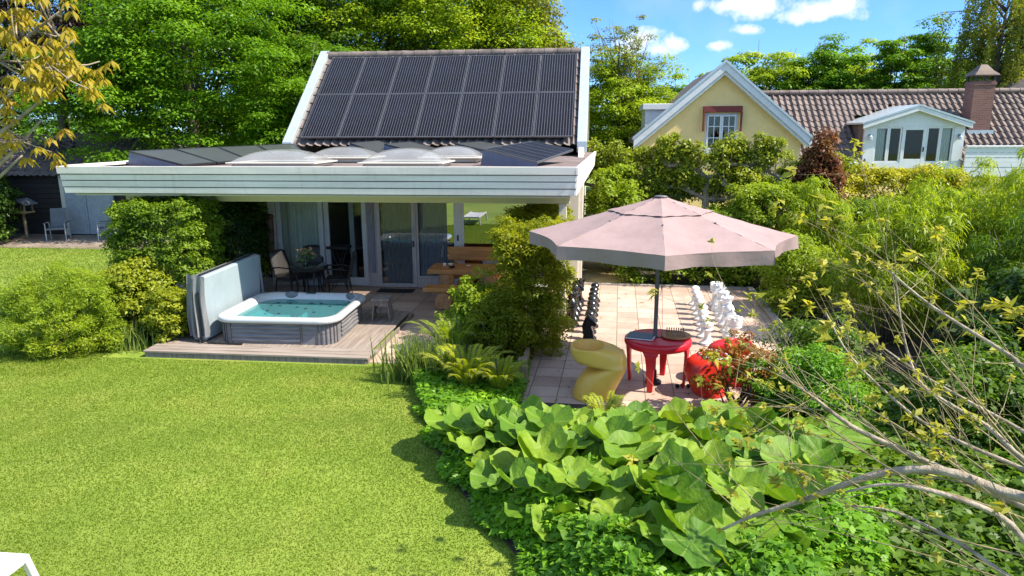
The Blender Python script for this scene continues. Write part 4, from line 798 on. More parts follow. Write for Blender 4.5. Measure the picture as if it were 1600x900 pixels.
def piece_parts(kind, mat, T, face=1):
    h = HT[kind]; f = MB().lathe(piece_profile(kind, h), 20); f.build('body', mat, T, smooth='auto')
    if kind == 'rook':
        f = MB()
        for k in range(6): a = 2 * PI * k / 6; f.box(.088, .132, -.035, .035, h, h + .045, 0) if k == 0 else f.prism([(r_ * math.cos(a + s / r_ * .035), r_ * math.sin(a + s / r_ * .035), h) for r_, s in ((.088, -1), (.132, -1), (.132, 1), (.088, 1))], (0, 0, .045))
        f.build('battlements', mat, T)
    if kind == 'king': MB().box(-.015, .015, -.015, .015, h * .9, h + .03).box(-.045, .045, -.013, .013, h * .955, h * .955 + .028).build('cross', mat, T, bevel=.004)
    if kind == 'queen':
        f = MB()
        for k in range(8): f.ball((.105 * math.cos(k * PI / 4), .105 * math.sin(k * PI / 4), h * .905), .02, 6, 4)
        f.build('crown', mat, T, smooth=True)
    if kind == 'knight':
        s = face; out_ = [(-.09, .13), (-.10, .24), (-.085, .36), (-.045, .46), (-.02, .53), (.0, .545), (.02, .50), (.075, .46), (.135, .39), (.14, .355), (.11, .33), (.06, .355), (.045, .33), (.075, .25), (.09, .18), (.09, .13)]
        f = MB().prism([(s * x, -.05, z) for x, z in out_], (0, .10, 0)); f.build('horse_head', mat, T, bevel=.025, seg=3, smooth='auto')
        MB().prism([(s * -.10, -.015, .2), (s * -.12, -.015, .34), (s * -.07, -.015, .47), (s * -.03, -.015, .5), (s * -.05, -.015, .4), (s * -.08, -.015, .3)], (0, .03, 0)).build('mane', mat, T)
ORD = ['nearest', 'second nearest', 'third nearest', 'fourth nearest', 'fifth nearest', 'third farthest', 'second farthest', 'farthest']
BACK = ['rook', 'knight', 'bishop', 'queen', 'king', 'bishop', 'knight', 'rook']
protos = {}
def giant(kind, colr, loc, label, face):
    key = (kind, colr); g_ = f'giant {colr} chess pieces on the terrace'
    if key in protos: return dup(protos[key], loc, rnd.uniform(-.08, .08), label)
    T = thing('giant_chess_' + kind, label, 'chess piece', loc, 0, g_); piece_parts(kind, M['white_plastic' if colr == 'white' else 'black_gloss'], T, face); protos[key] = T; return T
for i in range(8):
    y = 12.22 + .412 * i; j = lambda s=.02: rnd.uniform(-s, s)
    giant('pawn', 'white', (2.05 + .024 * i + j(), y + j(), .018), f'giant white plastic pawn, {ORD[i]} in the inner white row', -1)
    giant(BACK[i], 'white', (2.50 + .024 * i + j(), y + j(), .018), f'giant white plastic {BACK[i]}, {ORD[i]} in the outer white row by the right hedge', -1)
    giant('pawn', 'black', (-.01 + .012 * i + j(), y + .1 + j(), .018), f'giant glossy black pawn, {ORD[i]} in the inner black row', 1)
    if i in (2, 3, 4, 5, 6, 7): giant(BACK[i], 'black', (-.42 + .02 * i + j(), y + .1 + j(), .018), f'giant glossy black {BACK[i]}, {ORD[i]} in the row against the dividing hedge', 1)
giant('knight', 'black', (-.03, 12.0, .018), 'large black knight standing alone in front of the black pawns', 1)
# little wooden posts at the edge of the bed
pp = thing('wooden_planter', 'low weathered timber post and plank below the dividing hedge', 'planter', (-.98, 9.85, .018))
MB().box(-.07, .07, -.07, .07, 0, .42).build('post', M['post_wood'], pp, bevel=.008); MB().box(-.9, -.075, -.03, .03, .02, .34).build('plank', M['post_wood'], pp, bevel=.005); MB().box(-.03, .03, .075, .8, .02, .34).build('plank', M['post_wood'], pp, bevel=.005)
pp = thing('wooden_planter', 'short timber post and plank in front of the red chairs', 'planter', (2.28, 9.28, .018))
MB().box(-.09, .09, -.07, .07, 0, .5).build('post', M['post_wood'], pp, bevel=.008); MB().box(.095, .9, -.03, .03, .02, .35).build('plank', M['post_wood'], pp, bevel=.005)
for (x, y, lab) in ((1.28, 9.95, 'nearest'), (1.36, 10.0, 'middle'), (1.44, 9.98, 'right')):
    tag(MB().ball((0, 0, .03), (.035, .03, .03), 9, 6).build('pebble', M['mat_black'], loc=(x, y, .018), smooth=True), f'small black pebble under the red table, {lab} of three', 'pebble', 'black pebbles on the paving')
# ================================================================ LOUNGER, SHED FURNITURE
lg = thing('sun_lounger', 'white framed sun lounger with pale sling at the lawn edge', 'sun lounger', (-4.86, 4.66, 0))
MB().box(-.35, .35, -.06, 0, .29, .35).box(-.35, -.29, -1.9, -.06, .29, .35).box(.29, .35, -1.9, -.06, .29, .35).build('frame', M['white_paint'], lg, bevel=.012)
MB().grid(lambda a, b: (-.29 + .58 * a, -.05 - 1.8 * b, .335 - .02 * math.sin(a * PI)), 8, 12).build('sling', mm('sling_white', (.55, .54, .57), .8), lg, smooth=True)
for x, y in ((.32, -.03), (-.32, -.03), (.32, -1.8), (-.32, -1.8)): MB().bar((x, y, .33), (x + (.06 if x > 0 else -.06), y + (.04 if y > -1 else -.04), 0), .055, .055, (0, 1, 0)).build('leg', M['white_paint'], lg, bevel=.008)
def garden_chair(label, loc, rz):
    T = thing('garden_chair', label, 'chair', loc, rz, 'grey garden chairs by the shed')
    MB().box(-.28, .28, -.27, .26, .38, .44).build('seat', M['sling_grey'], T, bevel=.015); MB().prism([(-.26, .24, .44), (.26, .24, .44), (.25, .42, 1.08), (-.25, .42, 1.08)], (0, .035, 0)).build('backrest', M['sling_grey'], T, bevel=.01)
    for s in (-1, 1):
        MB().box(s * .31 - .025, s * .31 + .025, -.28, .30, .60, .635).build('armrest', M['sling_grey'], T, bevel=.01)
        for y in (-.25, .26): MB().tube([(s * .30, y, .60), (s * .30, y + (.05 if y > 0 else -.02), 0)], .017, 6).build('leg', M['zinc'], T)
    return T
garden_chair('grey garden armchair in front of the white shed door', (-18.75, 22.7, .014), R(25)); garden_chair('grey garden armchair half hidden by the shrub beside the shed', (-17.0, 22.9, .014), R(-60))
bf = thing('bird_table', 'roofed wooden bird table on a post beside the dark shrubs', 'bird table', (-20.05, 22.8, 0))
MB().tube([(0, 0, 0), (0, 0, .95)], .05, 8).build('post', M['post_wood'], bf); MB().box(-.28, .28, -.22, .22, .95, 1.0).box(-.28, .28, -.24, -.22, .95, 1.05).build('platform', M['post_wood'], bf)
for s in (-1, 1):
    MB().prism([(0, -.3, 1.42), (s * .36, -.3, 1.24), (s * .36, -.3, 1.27), (0, -.3, 1.455)], (0, .6, 0)).build('roof_board', M['sling_grey'], bf)
    for y in (-.18, .18): MB().box(s * .22 - .02, s * .22 + .02, y - .02, y + .02, 1.0, 1.3).build('roof_post', M['post_wood'], bf)

# dry leaves blown over the paving
g_l = np.random.default_rng(77); n_ = 190
P_ = np.vstack([np.stack([g_l.uniform(-.6, 3.3, 150), g_l.uniform(9.0, 16.6, 150), np.full(150, .026)], 1), np.stack([g_l.uniform(-3.5, -2.3, 40), g_l.uniform(10.7, 15.8, 40), np.full(40, .022)], 1)])
a_ = g_l.uniform(0, 2 * PI, n_); L_ = g_l.uniform(.018, .05, n_); D_ = np.stack([np.cos(a_), np.sin(a_), g_l.normal(0, .12, n_)], 1) * L_[:, None]; Q_ = np.stack([-np.sin(a_), np.cos(a_), g_l.normal(0, .15, n_)], 1) * L_[:, None] * .4
M['dry_leaf'] = leafmat('dry_leaf', (.16, .085, .03), (.28, .17, .05), (.34, .28, .08), .2)
tag(fast_mesh('fallen_leaves', np.stack([P_ - D_, P_ + Q_, P_ + D_, P_ - Q_], 1).reshape(-1, 3) + (0, 0, .008), np.arange(n_ * 4).reshape(-1, 4), M['dry_leaf']), kind='stuff')
# ================================================================ VEGETATION
def unit(a): return a / np.maximum(np.linalg.norm(a, axis=1, keepdims=True), 1e-9)
def leaf_quads(g, pos, nrm, size, asp=.55, droop=.0, fold=.18, dirv=None):
    n = len(pos); nrm = unit(nrm)
    d = dirv if dirv is not None else g.normal(size=(n, 3))
    d = d - nrm * (d * nrm).sum(1, keepdims=True); d = unit(d); d[:, 2] -= droop; d = unit(d)
    s = np.cross(nrm, d); s = unit(s); L = size[:, None]; w = L * asp * .5
    b = pos - d * L * .5; tip = pos + d * L * .5; mid = pos - d * L * .05
    l = mid + s * w + nrm * L * fold; r = mid - s * w + nrm * L * fold
    v = np.stack([b, r, tip, l], 1).reshape(-1, 3)
    return v, np.arange(n * 4).reshape(-1, 4)
def spray(g, cen, rad, n, size, asp=.55, up_=.7, out_=.6, rnd_=.7, shell=.45, droop=.15, fold=.15, hang=0, top=.7):
    """leaves filling the clumps cen (K,3) with radii rad (K,3); n leaves per clump"""
    K = len(cen); idx = np.repeat(np.arange(K), n); N_ = len(idx)
    d = unit(g.normal(size=(N_, 3))); r_ = g.uniform(shell ** 3, 1, N_) ** (1 / 3); r_ *= g.normal(1, .10, N_)
    if top: flip = (d[:, 2] < 0) & (g.uniform(size=N_) < top); d[flip, 2] *= -1
    pos = cen[idx] + d * rad[idx] * r_[:, None]
    nrm = d * out_ + np.array([0, 0, up_]) + g.normal(size=(N_, 3)) * rnd_ * .6
    dv = None
    if hang: dv = d * .5 + np.array([0, 0, -hang]) + g.normal(size=(N_, 3)) * .35
    else: dv = d + g.normal(size=(N_, 3)) * .8
    return leaf_quads(g, pos, nrm, size * g.uniform(.65, 1.3, N_), asp, droop, fold, dv)
def crown_clumps(g, c, rad, n, cr, shell=.55, low=-.9, flat=.6, lump=.16):
    """clump centres spread through an uneven ellipsoid, mostly near its outside"""
    out_ = []; ph = g.uniform(0, 2 * PI, 6)
    while len(out_) < n:
        d = g.normal(size=3); d /= np.linalg.norm(d)
        if d[2] < low: continue
        k = 1 + lump * (math.sin(3 * math.atan2(d[1], d[0]) + ph[0]) + math.sin(5 * d[2] + ph[1] + 2 * math.atan2(d[1], d[0])) * .8)
        r_ = (g.uniform(shell ** 3, 1)) ** (1 / 3) * k; out_.append(np.array(c) + d * np.array(rad) * r_)
    cen = np.array(out_); s = cr * g.uniform(.65, 1.35, n); return cen, np.stack([s, s, s * flat], 1)
def hedge_clumps(g, x0, x1, y0, y1, z0, z1, n, cr, rz=0, c=None, top_round=.15):
    p = np.stack([g.uniform(x0, x1, n), g.uniform(y0, y1, n), g.uniform(z0, z1, n)], 1)
    f = g.integers(0, 6, n)                         # push most clumps to a face of the block
    p[f == 0, 0] = x0; p[f == 1, 0] = x1; p[(f == 2) | (f == 5), 1] = y0; p[(f == 3) | (f == 4), 2] = z1
    p += g.normal(size=(n, 3)) * cr * .4
    if rz:
        c = c or ((x0 + x1) / 2, (y0 + y1) / 2); d = p[:, :2] - c; p[:, 0] = c[0] + d[:, 0] * math.cos(rz) - d[:, 1] * math.sin(rz); p[:, 1] = c[1] + d[:, 0] * math.sin(rz) + d[:, 1] * math.cos(rz)
    s = cr * g.uniform(.7, 1.3, n); return p, np.stack([s, s, s * .8], 1)
def limbs(g, mb, base, crown, rad, r0, n, seg=8):
    base = np.array(base, float); top = np.array(crown, float)
    k = 7; pts = [base + (top - base) * i / (k - 1) + (g.normal(size=3) * .06 * np.linalg.norm(top - base) / 6 if 0 < i < k - 1 else 0) for i in range(k)]
    mb.tube([tuple(p_) for p_ in pts], [r0 * (1 - .12 * i) for i in range(k)], seg)
    for _ in range(n):
        t = g.uniform(.35, .95); i = int(t * (k - 1)); p0 = pts[i] + (pts[min(i + 1, k - 1)] - pts[i]) * (t * (k - 1) - i)
        d = g.normal(size=3); d[2] = abs(d[2]) * .6 + .25; d /= np.linalg.norm(d); e = top + d * np.array(rad) * g.uniform(.5, .85); md = (p0 + e) / 2 + g.normal(size=3) * .08 * np.linalg.norm(e - p0); md[2] -= .05 * np.linalg.norm(e - p0)
        rr = r0 * (1 - .12 * t * (k - 1)) * .5; mb.tube([tuple(p0), tuple(md), tuple(e)], [rr, rr * .6, rr * .2], 5)
GREEN = dict(
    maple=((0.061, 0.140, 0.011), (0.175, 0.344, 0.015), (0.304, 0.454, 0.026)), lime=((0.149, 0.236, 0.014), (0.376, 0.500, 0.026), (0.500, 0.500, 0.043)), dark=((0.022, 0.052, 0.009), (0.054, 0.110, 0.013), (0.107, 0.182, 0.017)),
    mid=((0.052, 0.113, 0.013), (0.133, 0.234, 0.018), (0.231, 0.332, 0.026)), yellow=((0.231, 0.256, 0.015), (0.495, 0.468, 0.029), (0.550, 0.550, 0.072)), olive=((0.106, 0.128, 0.015), (0.231, 0.241, 0.026), (0.319, 0.334, 0.051)),
    birch=((0.115, 0.151, 0.020), (0.248, 0.286, 0.032), (0.354, 0.362, 0.052)), copper=((.012, .006, .008), (.028, .014, .016), (.05, .03, .03)), red=((.10, .035, .018), (.21, .085, .035), (0.207, 0.198, 0.027)),
    bronze=((.27, .20, .02), (.42, .33, .035), (.42, .22, .05)), bamboo=((0.139, 0.220, 0.012), (0.356, 0.465, 0.020), (0.500, 0.500, 0.043)), bush=((0.168, 0.253, 0.017), (0.317, 0.421, 0.026), (0.476, 0.500, 0.043)),
    varieg=((0.160, 0.215, 0.015), (0.377, 0.415, 0.032), (0.451, 0.522, 0.102)), hedge=((0.089, 0.168, 0.014), (0.238, 0.354, 0.023), (0.436, 0.500, 0.043)), burr=((0.098, 0.197, 0.018), (0.185, 0.324, 0.023), (0.275, 0.408, 0.032)), cover=((0.095, 0.233, 0.020), (0.202, 0.406, 0.024), (0.332, 0.548, 0.035)),
    fern=((0.231, 0.302, 0.015), (0.460, 0.497, 0.023), (0.500, 0.500, 0.039)), iris=((0.124, 0.197, 0.046), (0.231, 0.302, 0.065), (0.354, 0.392, 0.078)), sprig=((0.248, 0.271, 0.026), (0.460, 0.422, 0.052), (0.464, 0.406, 0.087)), orange=((.20, .14, .02), (.36, .15, .02), (.30, .24, .03)))
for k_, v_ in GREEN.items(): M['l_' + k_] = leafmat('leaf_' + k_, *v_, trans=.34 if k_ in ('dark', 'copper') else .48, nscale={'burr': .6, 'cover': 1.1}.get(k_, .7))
def plant(name, label, cat, base, parts, stem=None, group=None):
    """parts: list of (part name, material key, [(verts, quads), ...]) in world coordinates; stem: MB in world coordinates"""
    T = thing(name, label, cat, base, 0, group); b = np.array(base)
    for (pn, mk, vq) in parts:
        v = np.vstack([a for a, _ in vq]) - b; o_ = 0; qs = []
        for a, q in vq: qs.append(q + o_); o_ += len(a)
        fast_mesh(pn, v, np.vstack(qs), M[mk], T)
    if stem: stem.build('trunk' if 'tree' in name else 'stems', M['bark'], T, loc=tuple(-b), smooth=True)
    return T
def tree(label, x, y, cz, rad, ncl, cr, nl, ls, mk, seed, name='broadleaf_tree', group='tall trees behind the garden', r0=.28, asp=.6, flat=.5, low=-.75, nlimb=9, lump=.16, shell=.55, droop=.2, up_=1.0, c0=None):
    g = np.random.default_rng(seed); c = (x, y, cz); cen, rd = crown_clumps(g, c, rad, ncl, cr, shell, low, flat, lump)
    st = MB(); limbs(g, st, (x, y, 0), (x, y, cz + rad[2] * .45), rad, r0, nlimb)
    return plant(name, label, 'tree', (x, y, 0), [('crown', 'l_' + mk, [spray(g, cen, rd, nl, ls, asp, up_, .55, .6, .3, droop)])], st, group)
# --- tall trees behind the house, left to right
tree('dark purple-leaved copper beech at the far left behind the shed', -21.0, 26.5, 6.3, (4.6, 3.5, 4.6), 230, .75, 170, .13, 'copper', 21, low=-.8)
tree('bright green maple with layered sprays above the left end of the flat roof', -14.4, 24.6, 5.6, (4.3, 3.2, 4.2), 320, .85, 270, .125, 'maple', 22, low=-.95, flat=.42, lump=.2)
tree('tall green maple rising out of frame behind the bright layered one', -15.8, 31, 9.0, (5.6, 3.4, 5.0), 240, 1.0, 230, .145, 'maple', 23, flat=.45)
tree('rounded light green maple beside the left edge of the tiled roof', -9.7, 23.9, 3.7, (2.3, 1.8, 2.6), 160, .6, 180, .12, 'maple', 24, r0=.14, low=-1, flat=.45)
tree('deep green tree with a dark hollow behind the left verge board', -9.5, 30.5, 7.8, (4.4, 3.0, 4.6), 220, .95, 220, .14, 'mid', 25)
tree('fresh lime-green tree behind the middle of the roof ridge', -6.0, 29.5, 7.6, (3.8, 2.8, 4.2), 220, .9, 230, .13, 'lime', 26)
tree('dense dull green tree with drooping twigs behind the right part of the ridge', -3.5, 31.5, 6.0, (2.6, 2.6, 3.6), 220, .75, 190, .14, 'olive', 27, droop=.6, up_=.3)
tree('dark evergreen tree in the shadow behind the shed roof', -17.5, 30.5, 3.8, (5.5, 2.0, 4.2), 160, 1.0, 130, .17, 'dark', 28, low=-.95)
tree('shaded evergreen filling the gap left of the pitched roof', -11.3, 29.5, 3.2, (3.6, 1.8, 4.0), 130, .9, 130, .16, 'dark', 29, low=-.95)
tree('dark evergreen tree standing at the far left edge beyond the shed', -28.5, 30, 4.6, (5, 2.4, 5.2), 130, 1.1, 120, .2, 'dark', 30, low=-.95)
tree('tall green tree filling the top left corner behind the copper beech', -24.5, 33, 9.0, (5.5, 3, 5), 150, 1.1, 130, .2, 'mid', 31)
tree('airy yellow-green tree with thin upper branches right of the tiled roof', 1.25, 31.5, 4.1, (2.2, 1.8, 2.7), 300, .55, 200, .11, 'lime', 32, r0=.12, low=-.95, shell=.3)
tree('sparse thin-topped tree showing sky through its branches right of the roof', .95, 30.5, 6.4, (1.7, 1.2, 1.7), 60, .30, 70, .10, 'birch', 33, r0=.1, nlimb=22, shell=.2)
tree('very tall shaded tree filling the sky behind the left maples', -21.0, 37, 8.0, (7.5, 2.5, 6.5), 230, 1.3, 150, .24, 'mid', 35, low=-.95)
tree('very tall shaded tree filling the sky behind the pitched roof', -10.5, 37.5, 7.6, (7.0, 2.5, 6.0), 230, 1.3, 150, .24, 'mid', 36, low=-.95)
# --- trees behind the yellow house
for a in (('small dark blue-green tree showing left behind the gable peak', 5.6, 46, 4.6, (2.0, 1.5, 2.2), 60, .55, 110, .2, 'maple', 41), ('rounded yellow-green tree right behind the gable', 10.4, 46, 5.2, (3.2, 2.4, 3.0), 120, .75, 150, .19, 'lime', 42), ('bright domed green tree, tallest behind the middle of the brown roof', 13.4, 45, 5.3, (2.7, 2.4, 3.4), 130, .7, 150, .19, 'maple', 43),
          ('pale feathery tree right of the bright domed one', 15.9, 48, 5.2, (2.6, 2, 3.4), 100, .7, 120, .19, 'lime', 44), ('deep green round tree left of the weeping birch', 18.0, 44, 5.6, (2.7, 2.2, 3.5), 140, .7, 160, .18, 'maple', 45), ('lime-green tree behind the brick chimney', 22.3, 45, 5.6, (3.6, 2.4, 3.4), 120, .8, 130, .2, 'lime', 46), ('low dark green tree between the gable and the airy tree', 3.6, 44, 3.4, (2.2, 1.8, 2.6), 70, .6, 110, .18, 'dark', 47), ('low yellow-green tree beside the gable behind the brown roof', 8.2, 49, 4.7, (2.6, 2, 2.4), 70, .65, 110, .2, 'lime', 48)):
    a = list(a); a[5] = int(a[5] * 1.35); a[7] = int(a[7] * 1.25); tree(*a, group='trees behind the yellow house', r0=.2, low=-.95, shell=.35)
# weeping birch: long hanging strings of small leaves
def weeping(x, y, h, seed, label):
    g = np.random.default_rng(seed); st = MB(); vq = []; st.tube([(x, y, 0), (x + .15, y, h * .35), (x - .1, y, h * .7), (x + .1, y, h)], [.22, .17, .1, .03], 8)
    for i in range(60):
        z0 = g.uniform(.45, 1.02) * h; a = g.uniform(0, 2 * PI); L = g.uniform(1.2, 3.4) * (1.15 - z0 / h * .35); e = np.array([x + math.cos(a) * L, y + math.sin(a) * L * .7, z0 + g.uniform(.1, .8)])
        st.tube([(x, y, z0 - .4), tuple((np.array([x, y, z0]) + e) / 2 + (0, 0, .3)), tuple(e)], [.05, .03, .012], 4)
        for s in range(13):
            t = g.uniform(.35, 1.05); p0 = np.array([x, y, z0]) * (1 - t) + e * t + (0, 0, .25 * math.sin(t * PI)); ln = g.uniform(.8, 2.9); n = int(ln * 30)
            u = g.uniform(0, 1, n); pos = p0 + np.stack([.25 * u * math.cos(a) + g.normal(0, .07, n), .2 * u * math.sin(a) + g.normal(0, .07, n), -u * ln], 1)
            vq.append(leaf_quads(g, pos, g.normal(size=(n, 3)) + (0, -.4, .3), .12 * g.uniform(.6, 1.2, n), .6, .9))
    return plant('weeping_birch_tree', label, 'tree', (x, y, 0), [('crown', 'l_birch', vq)], st, 'trees behind the yellow house')
weeping(19.6, 38.5, 10.5, 51, 'tall weeping birch with hanging strings of leaves at the top right'); weeping(23.0, 39.5, 11.0, 52, 'second weeping birch at the right edge behind the chimney')
# far wood closing the horizon
g = np.random.default_rng(60); cen = np.stack([g.uniform(-75, 90, 420), g.uniform(60, 75, 420), g.uniform(.2, 4.4, 420)], 1); s_ = g.uniform(1.2, 2.4, 420)
v, q = spray(g, cen, np.stack([s_ * 1.3, s_, s_], 1), 110, .5, .7); o = fast_mesh('far_wood', v, q, M['l_mid']); tag(o, kind='stuff')
# --- shrubs and hedges
def shrub(label, cen, rd, n, size, mk, seed, name='shrub', cat='shrub', base=None, asp=.5, stem_n=10, group=None, **kw):
    g = np.random.default_rng(seed); base = base or (float(cen[:, 0].mean()), float(cen[:, 1].mean()), 0.0); st = MB()
    for i in g.choice(len(cen), min(stem_n, len(cen)), False): e = cen[i]; st.tube([(base[0] + g.normal(0, .08), base[1] + g.normal(0, .08), 0), tuple((np.array(base) + e) / 2 + g.normal(size=3) * .08), tuple(e)], [.022, .014, .006], 5)
    return plant(name, label, cat, base, [('foliage', 'l_' + mk, [spray(g, cen, rd, n, size, asp, **kw)])], st, group)
G_ = lambda s: np.random.default_rng(s)
shrub('rounded bright green bush at the left edge of the lawn', *crown_clumps(G_(70), (-9.15, 10.95, .52), (1.12, .92, .92), 480, .14, .5, -.85, .9, .03), 150, .06, 'bush', 71, asp=.22, hang=0.0, droop=-.25, stem_n=14)
shrub('tall dark clipped yew shrub at the left end of the deck', *hedge_clumps(G_(72), -8.85, -7.25, 11.95, 12.85, .1, 2.28, 420, .17), 130, .06, 'hedge', 73, asp=.45)
shrub('yellow variegated shrub below the dark clipped yew', *crown_clumps(G_(74), (-8.25, 11.65, .72), (.72, .55, .72), 120, .17, .6, -.8, .8, .1), 120, .065, 'varieg', 75, asp=.6)
shrub('low yellow variegated shrub at the deck corner beside the tub cover', *crown_clumps(G_(76), (-7.45, 11.35, .50), (.45, .42, .55), 80, .14, .5, -.8, .8, .1), 110, .06, 'varieg', 77, asp=.6)
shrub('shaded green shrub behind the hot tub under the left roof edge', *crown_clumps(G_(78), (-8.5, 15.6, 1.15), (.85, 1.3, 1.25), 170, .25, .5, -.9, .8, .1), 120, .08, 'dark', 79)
shrub('sunlit shrub beyond the roof, seen between the post and the house', *crown_clumps(G_(80), (-9.6, 18.4, 1.25), (1.6, 1.1, 1.4), 170, .3, .5, -.9, .8, .1), 110, .09, 'hedge', 81)
shrub('small yellow-leaved shrub behind the tub cover beside the house corner', *crown_clumps(G_(82), (-8.3, 17.2, .75), (.55, .5, .75), 60, .2, .5, -.9, .8, .1), 100, .07, 'varieg', 83)
shrub('dark laurel mass at the far left of the lawn beside the bird table', *crown_clumps(G_(84), (-21.6, 21.6, 1.0), (2.3, 1.4, 1.35), 150, .36, .5, -.9, .7, .1), 110, .14, 'dark', 85)
shrub('mid-green shrub in front of the shed wall behind the bird table', *crown_clumps(G_(86), (-21.8, 23.0, 1.5), (1.3, .6, 1.2), 80, .34, .5, -.9, .7, .1), 100, .12, 'mid', 87)
# the dividing hedge between terrace and chess board
M['l_hedge2'] = leafmat('leaf_hedge2', (.15, .19, .010), (.31, .34, .02), (.48, .44, .05), .56, nscale=1.1)
shrub('tall clipped hedge with yellow-green tips dividing the terrace from the chess board', *hedge_clumps(G_(90), -1.48, -.60, 11.2, 14.3, .1, 2.05, 480, .18), 130, .062, 'hedge2', 91, name='hedge', cat='hedge', asp=.4, stem_n=16, droop=-.1)
shrub('loose bright green shrub at the front left foot of the dividing hedge', *crown_clumps(G_(92), (-1.85, 11.2, .62), (.48, .5, .68), 110, .16, .55, -.9, .8, .14), 110, .07, 'bush', 93, asp=.4)
shrub('yellow-tipped shrub at the front of the dividing hedge above the ferns', *crown_clumps(G_(94), (-1.45, 10.75, .62), (.5, .4, .6), 90, .16, .55, -.9, .8, .12), 110, .06, 'hedge2', 95, asp=.4)
shrub('clipped green hedge along the far end of the chess terrace', *hedge_clumps(G_(96), .95, 3.7, 17.1, 17.9, .1, 1.55, 300, .24), 120, .085, 'hedge', 97, name='hedge', cat='hedge')
shrub('square-topped light green hedge behind the parasol, right of the white fascia', *hedge_clumps(G_(98), .25, 4.5, 19.2, 20.1, .2, 2.2, 330, .28), 110, .10, 'hedge', 99, name='hedge', cat='hedge')
shrub('clipped hedge block beside the parasol edge below the red-leaved shrub', *hedge_clumps(G_(100), 3.6, 5.0, 16.9, 17.9, .2, 2.15, 190, .24), 120, .085, 'bush', 101, name='hedge', cat='hedge')
shrub('light green rounded shrub at the back right corner of the chess terrace', *crown_clumps(G_(102), (4.25, 14.7, .72), (.78, .85, .85), 130, .22, .5, -.9, .8, .1), 120, .07, 'bush', 103)
shrub('yellow-green hedge below the white dormer', *hedge_clumps(G_(104), 6.7, 10.2, 21.0, 21.9, .4, 2.35, 240, .28), 110, .095, 'yellow', 105, name='hedge', cat='hedge')
shrub('low green hedge in front of the yellow hedge', *hedge_clumps(G_(106), 5.4, 8.6, 18.6, 19.4, .2, 1.65, 200, .27), 110, .095, 'hedge', 107, name='hedge', cat='hedge')
shrub('tall red-leaved shrub with green lower leaves right of the gable', *crown_clumps(G_(108), (5.55, 18.3, 2.2), (.46, .45, 1.3), 120, .24, .5, -.95, .9, .12), 120, .095, 'red', 109, droop=.5)
shrub('leafy green shrub behind the flat roof end, left of the parasol', *crown_clumps(G_(110), (.55, 18.6, 1.5), (.75, .8, 1.4), 130, .26, .5, -.95, .8, .14), 110, .085, 'bush', 111)
# pleached limes: knuckled grey limbs with tufts of fresh leaves
def pleached(x, y, seed, label):
    g = np.random.default_rng(seed); st = MB(); st.tube([(x, y, 0), (x + .04, y, 1.0), (x, y, 2.45)], [.11, .09, .085], 8); vq = []; cen = []
    for zz in (1.95, 2.5):
        for s in (-1, 1):
            pts = [np.array([x, y, zz])]
            for k in range(4): pts.append(pts[-1] + (s * g.uniform(.22, .42), g.normal(0, .05), g.uniform(-.08, .22)))
            st.tube([tuple(p_) for p_ in pts], [.065, .055, .06, .045, .05], 6)
            for p_ in pts[1:]:
                st.ball(tuple(p_), .075, 7, 5)
                for j in range(3):
                    e = p_ + g.normal(size=3) * (.22, .15, .1) + (0, 0, g.uniform(.2, .6)); st.tube([tuple(p_), tuple(e)], [.025, .01], 4); cen.append(e); cen.append(p_ * .4 + e * .6)
    cen = np.array(cen); s_ = g.uniform(.15, .29, len(cen)); vq.append(spray(g, cen, np.stack([s_, s_, s_], 1), 135, .085, .6, .5, .6, .8, .2))
    T = plant('pleached_lime_tree', label, 'tree', (x, y, 0), [('crown', 'l_lime2', vq)], None, 'pleached limes before the yellow gable'); st.build('trunk', M['bark_grey'], T, loc=(-x, -y, 0), smooth='auto')
M['l_lime2'] = leafmat('leaf_lime2', (.14, .19, .012), (.29, .34, .02), (.40, .41, .05), .4)
for i, (x, lab) in enumerate(((1.15, 'leftmost pleached lime with knuckled limbs beside the flat roof'), (2.9, 'middle pleached lime with knuckled limbs below the white window'), (4.75, 'right pleached lime with bare raised branches near the red shrub'))): pleached(x, 19.05 - .15 * i, 120 + i, lab)
st_ = thing('raised_branch_sapling', 'bare upright branches with few leaf tufts in front of the gable', 'sapling', (4.9, 21.3, 0)); f = MB(); g = G_(124); cen = []
f.tube([(4.9, 21.3, 0), (4.85, 21.3, 1.9)], [.06, .05], 6)
for e in ((4.1, 21.3, 3.2), (5.3, 21.2, 3.3), (4.55, 21.4, 3.0), (5.6, 21.3, 2.9), (3.9, 21.2, 2.8)):
    f.tube([(4.85, 21.3, 1.9), ((4.85 + e[0]) / 2 + .1, 21.3, 2.3), e], [.05, .035, .018], 6); cen += [e, (e[0] - .1, e[1], e[2] + .08)]
f.build('trunk', M['bark_grey'], st_, loc=(-4.9, -21.3, 0), smooth=True); cen = np.array(cen); v, q = spray(g, cen, np.full((len(cen), 3), .13), 30, .08, .6); fast_mesh('crown', v - np.array((4.9, 21.3, 0)), q, M['l_lime2'], st_)
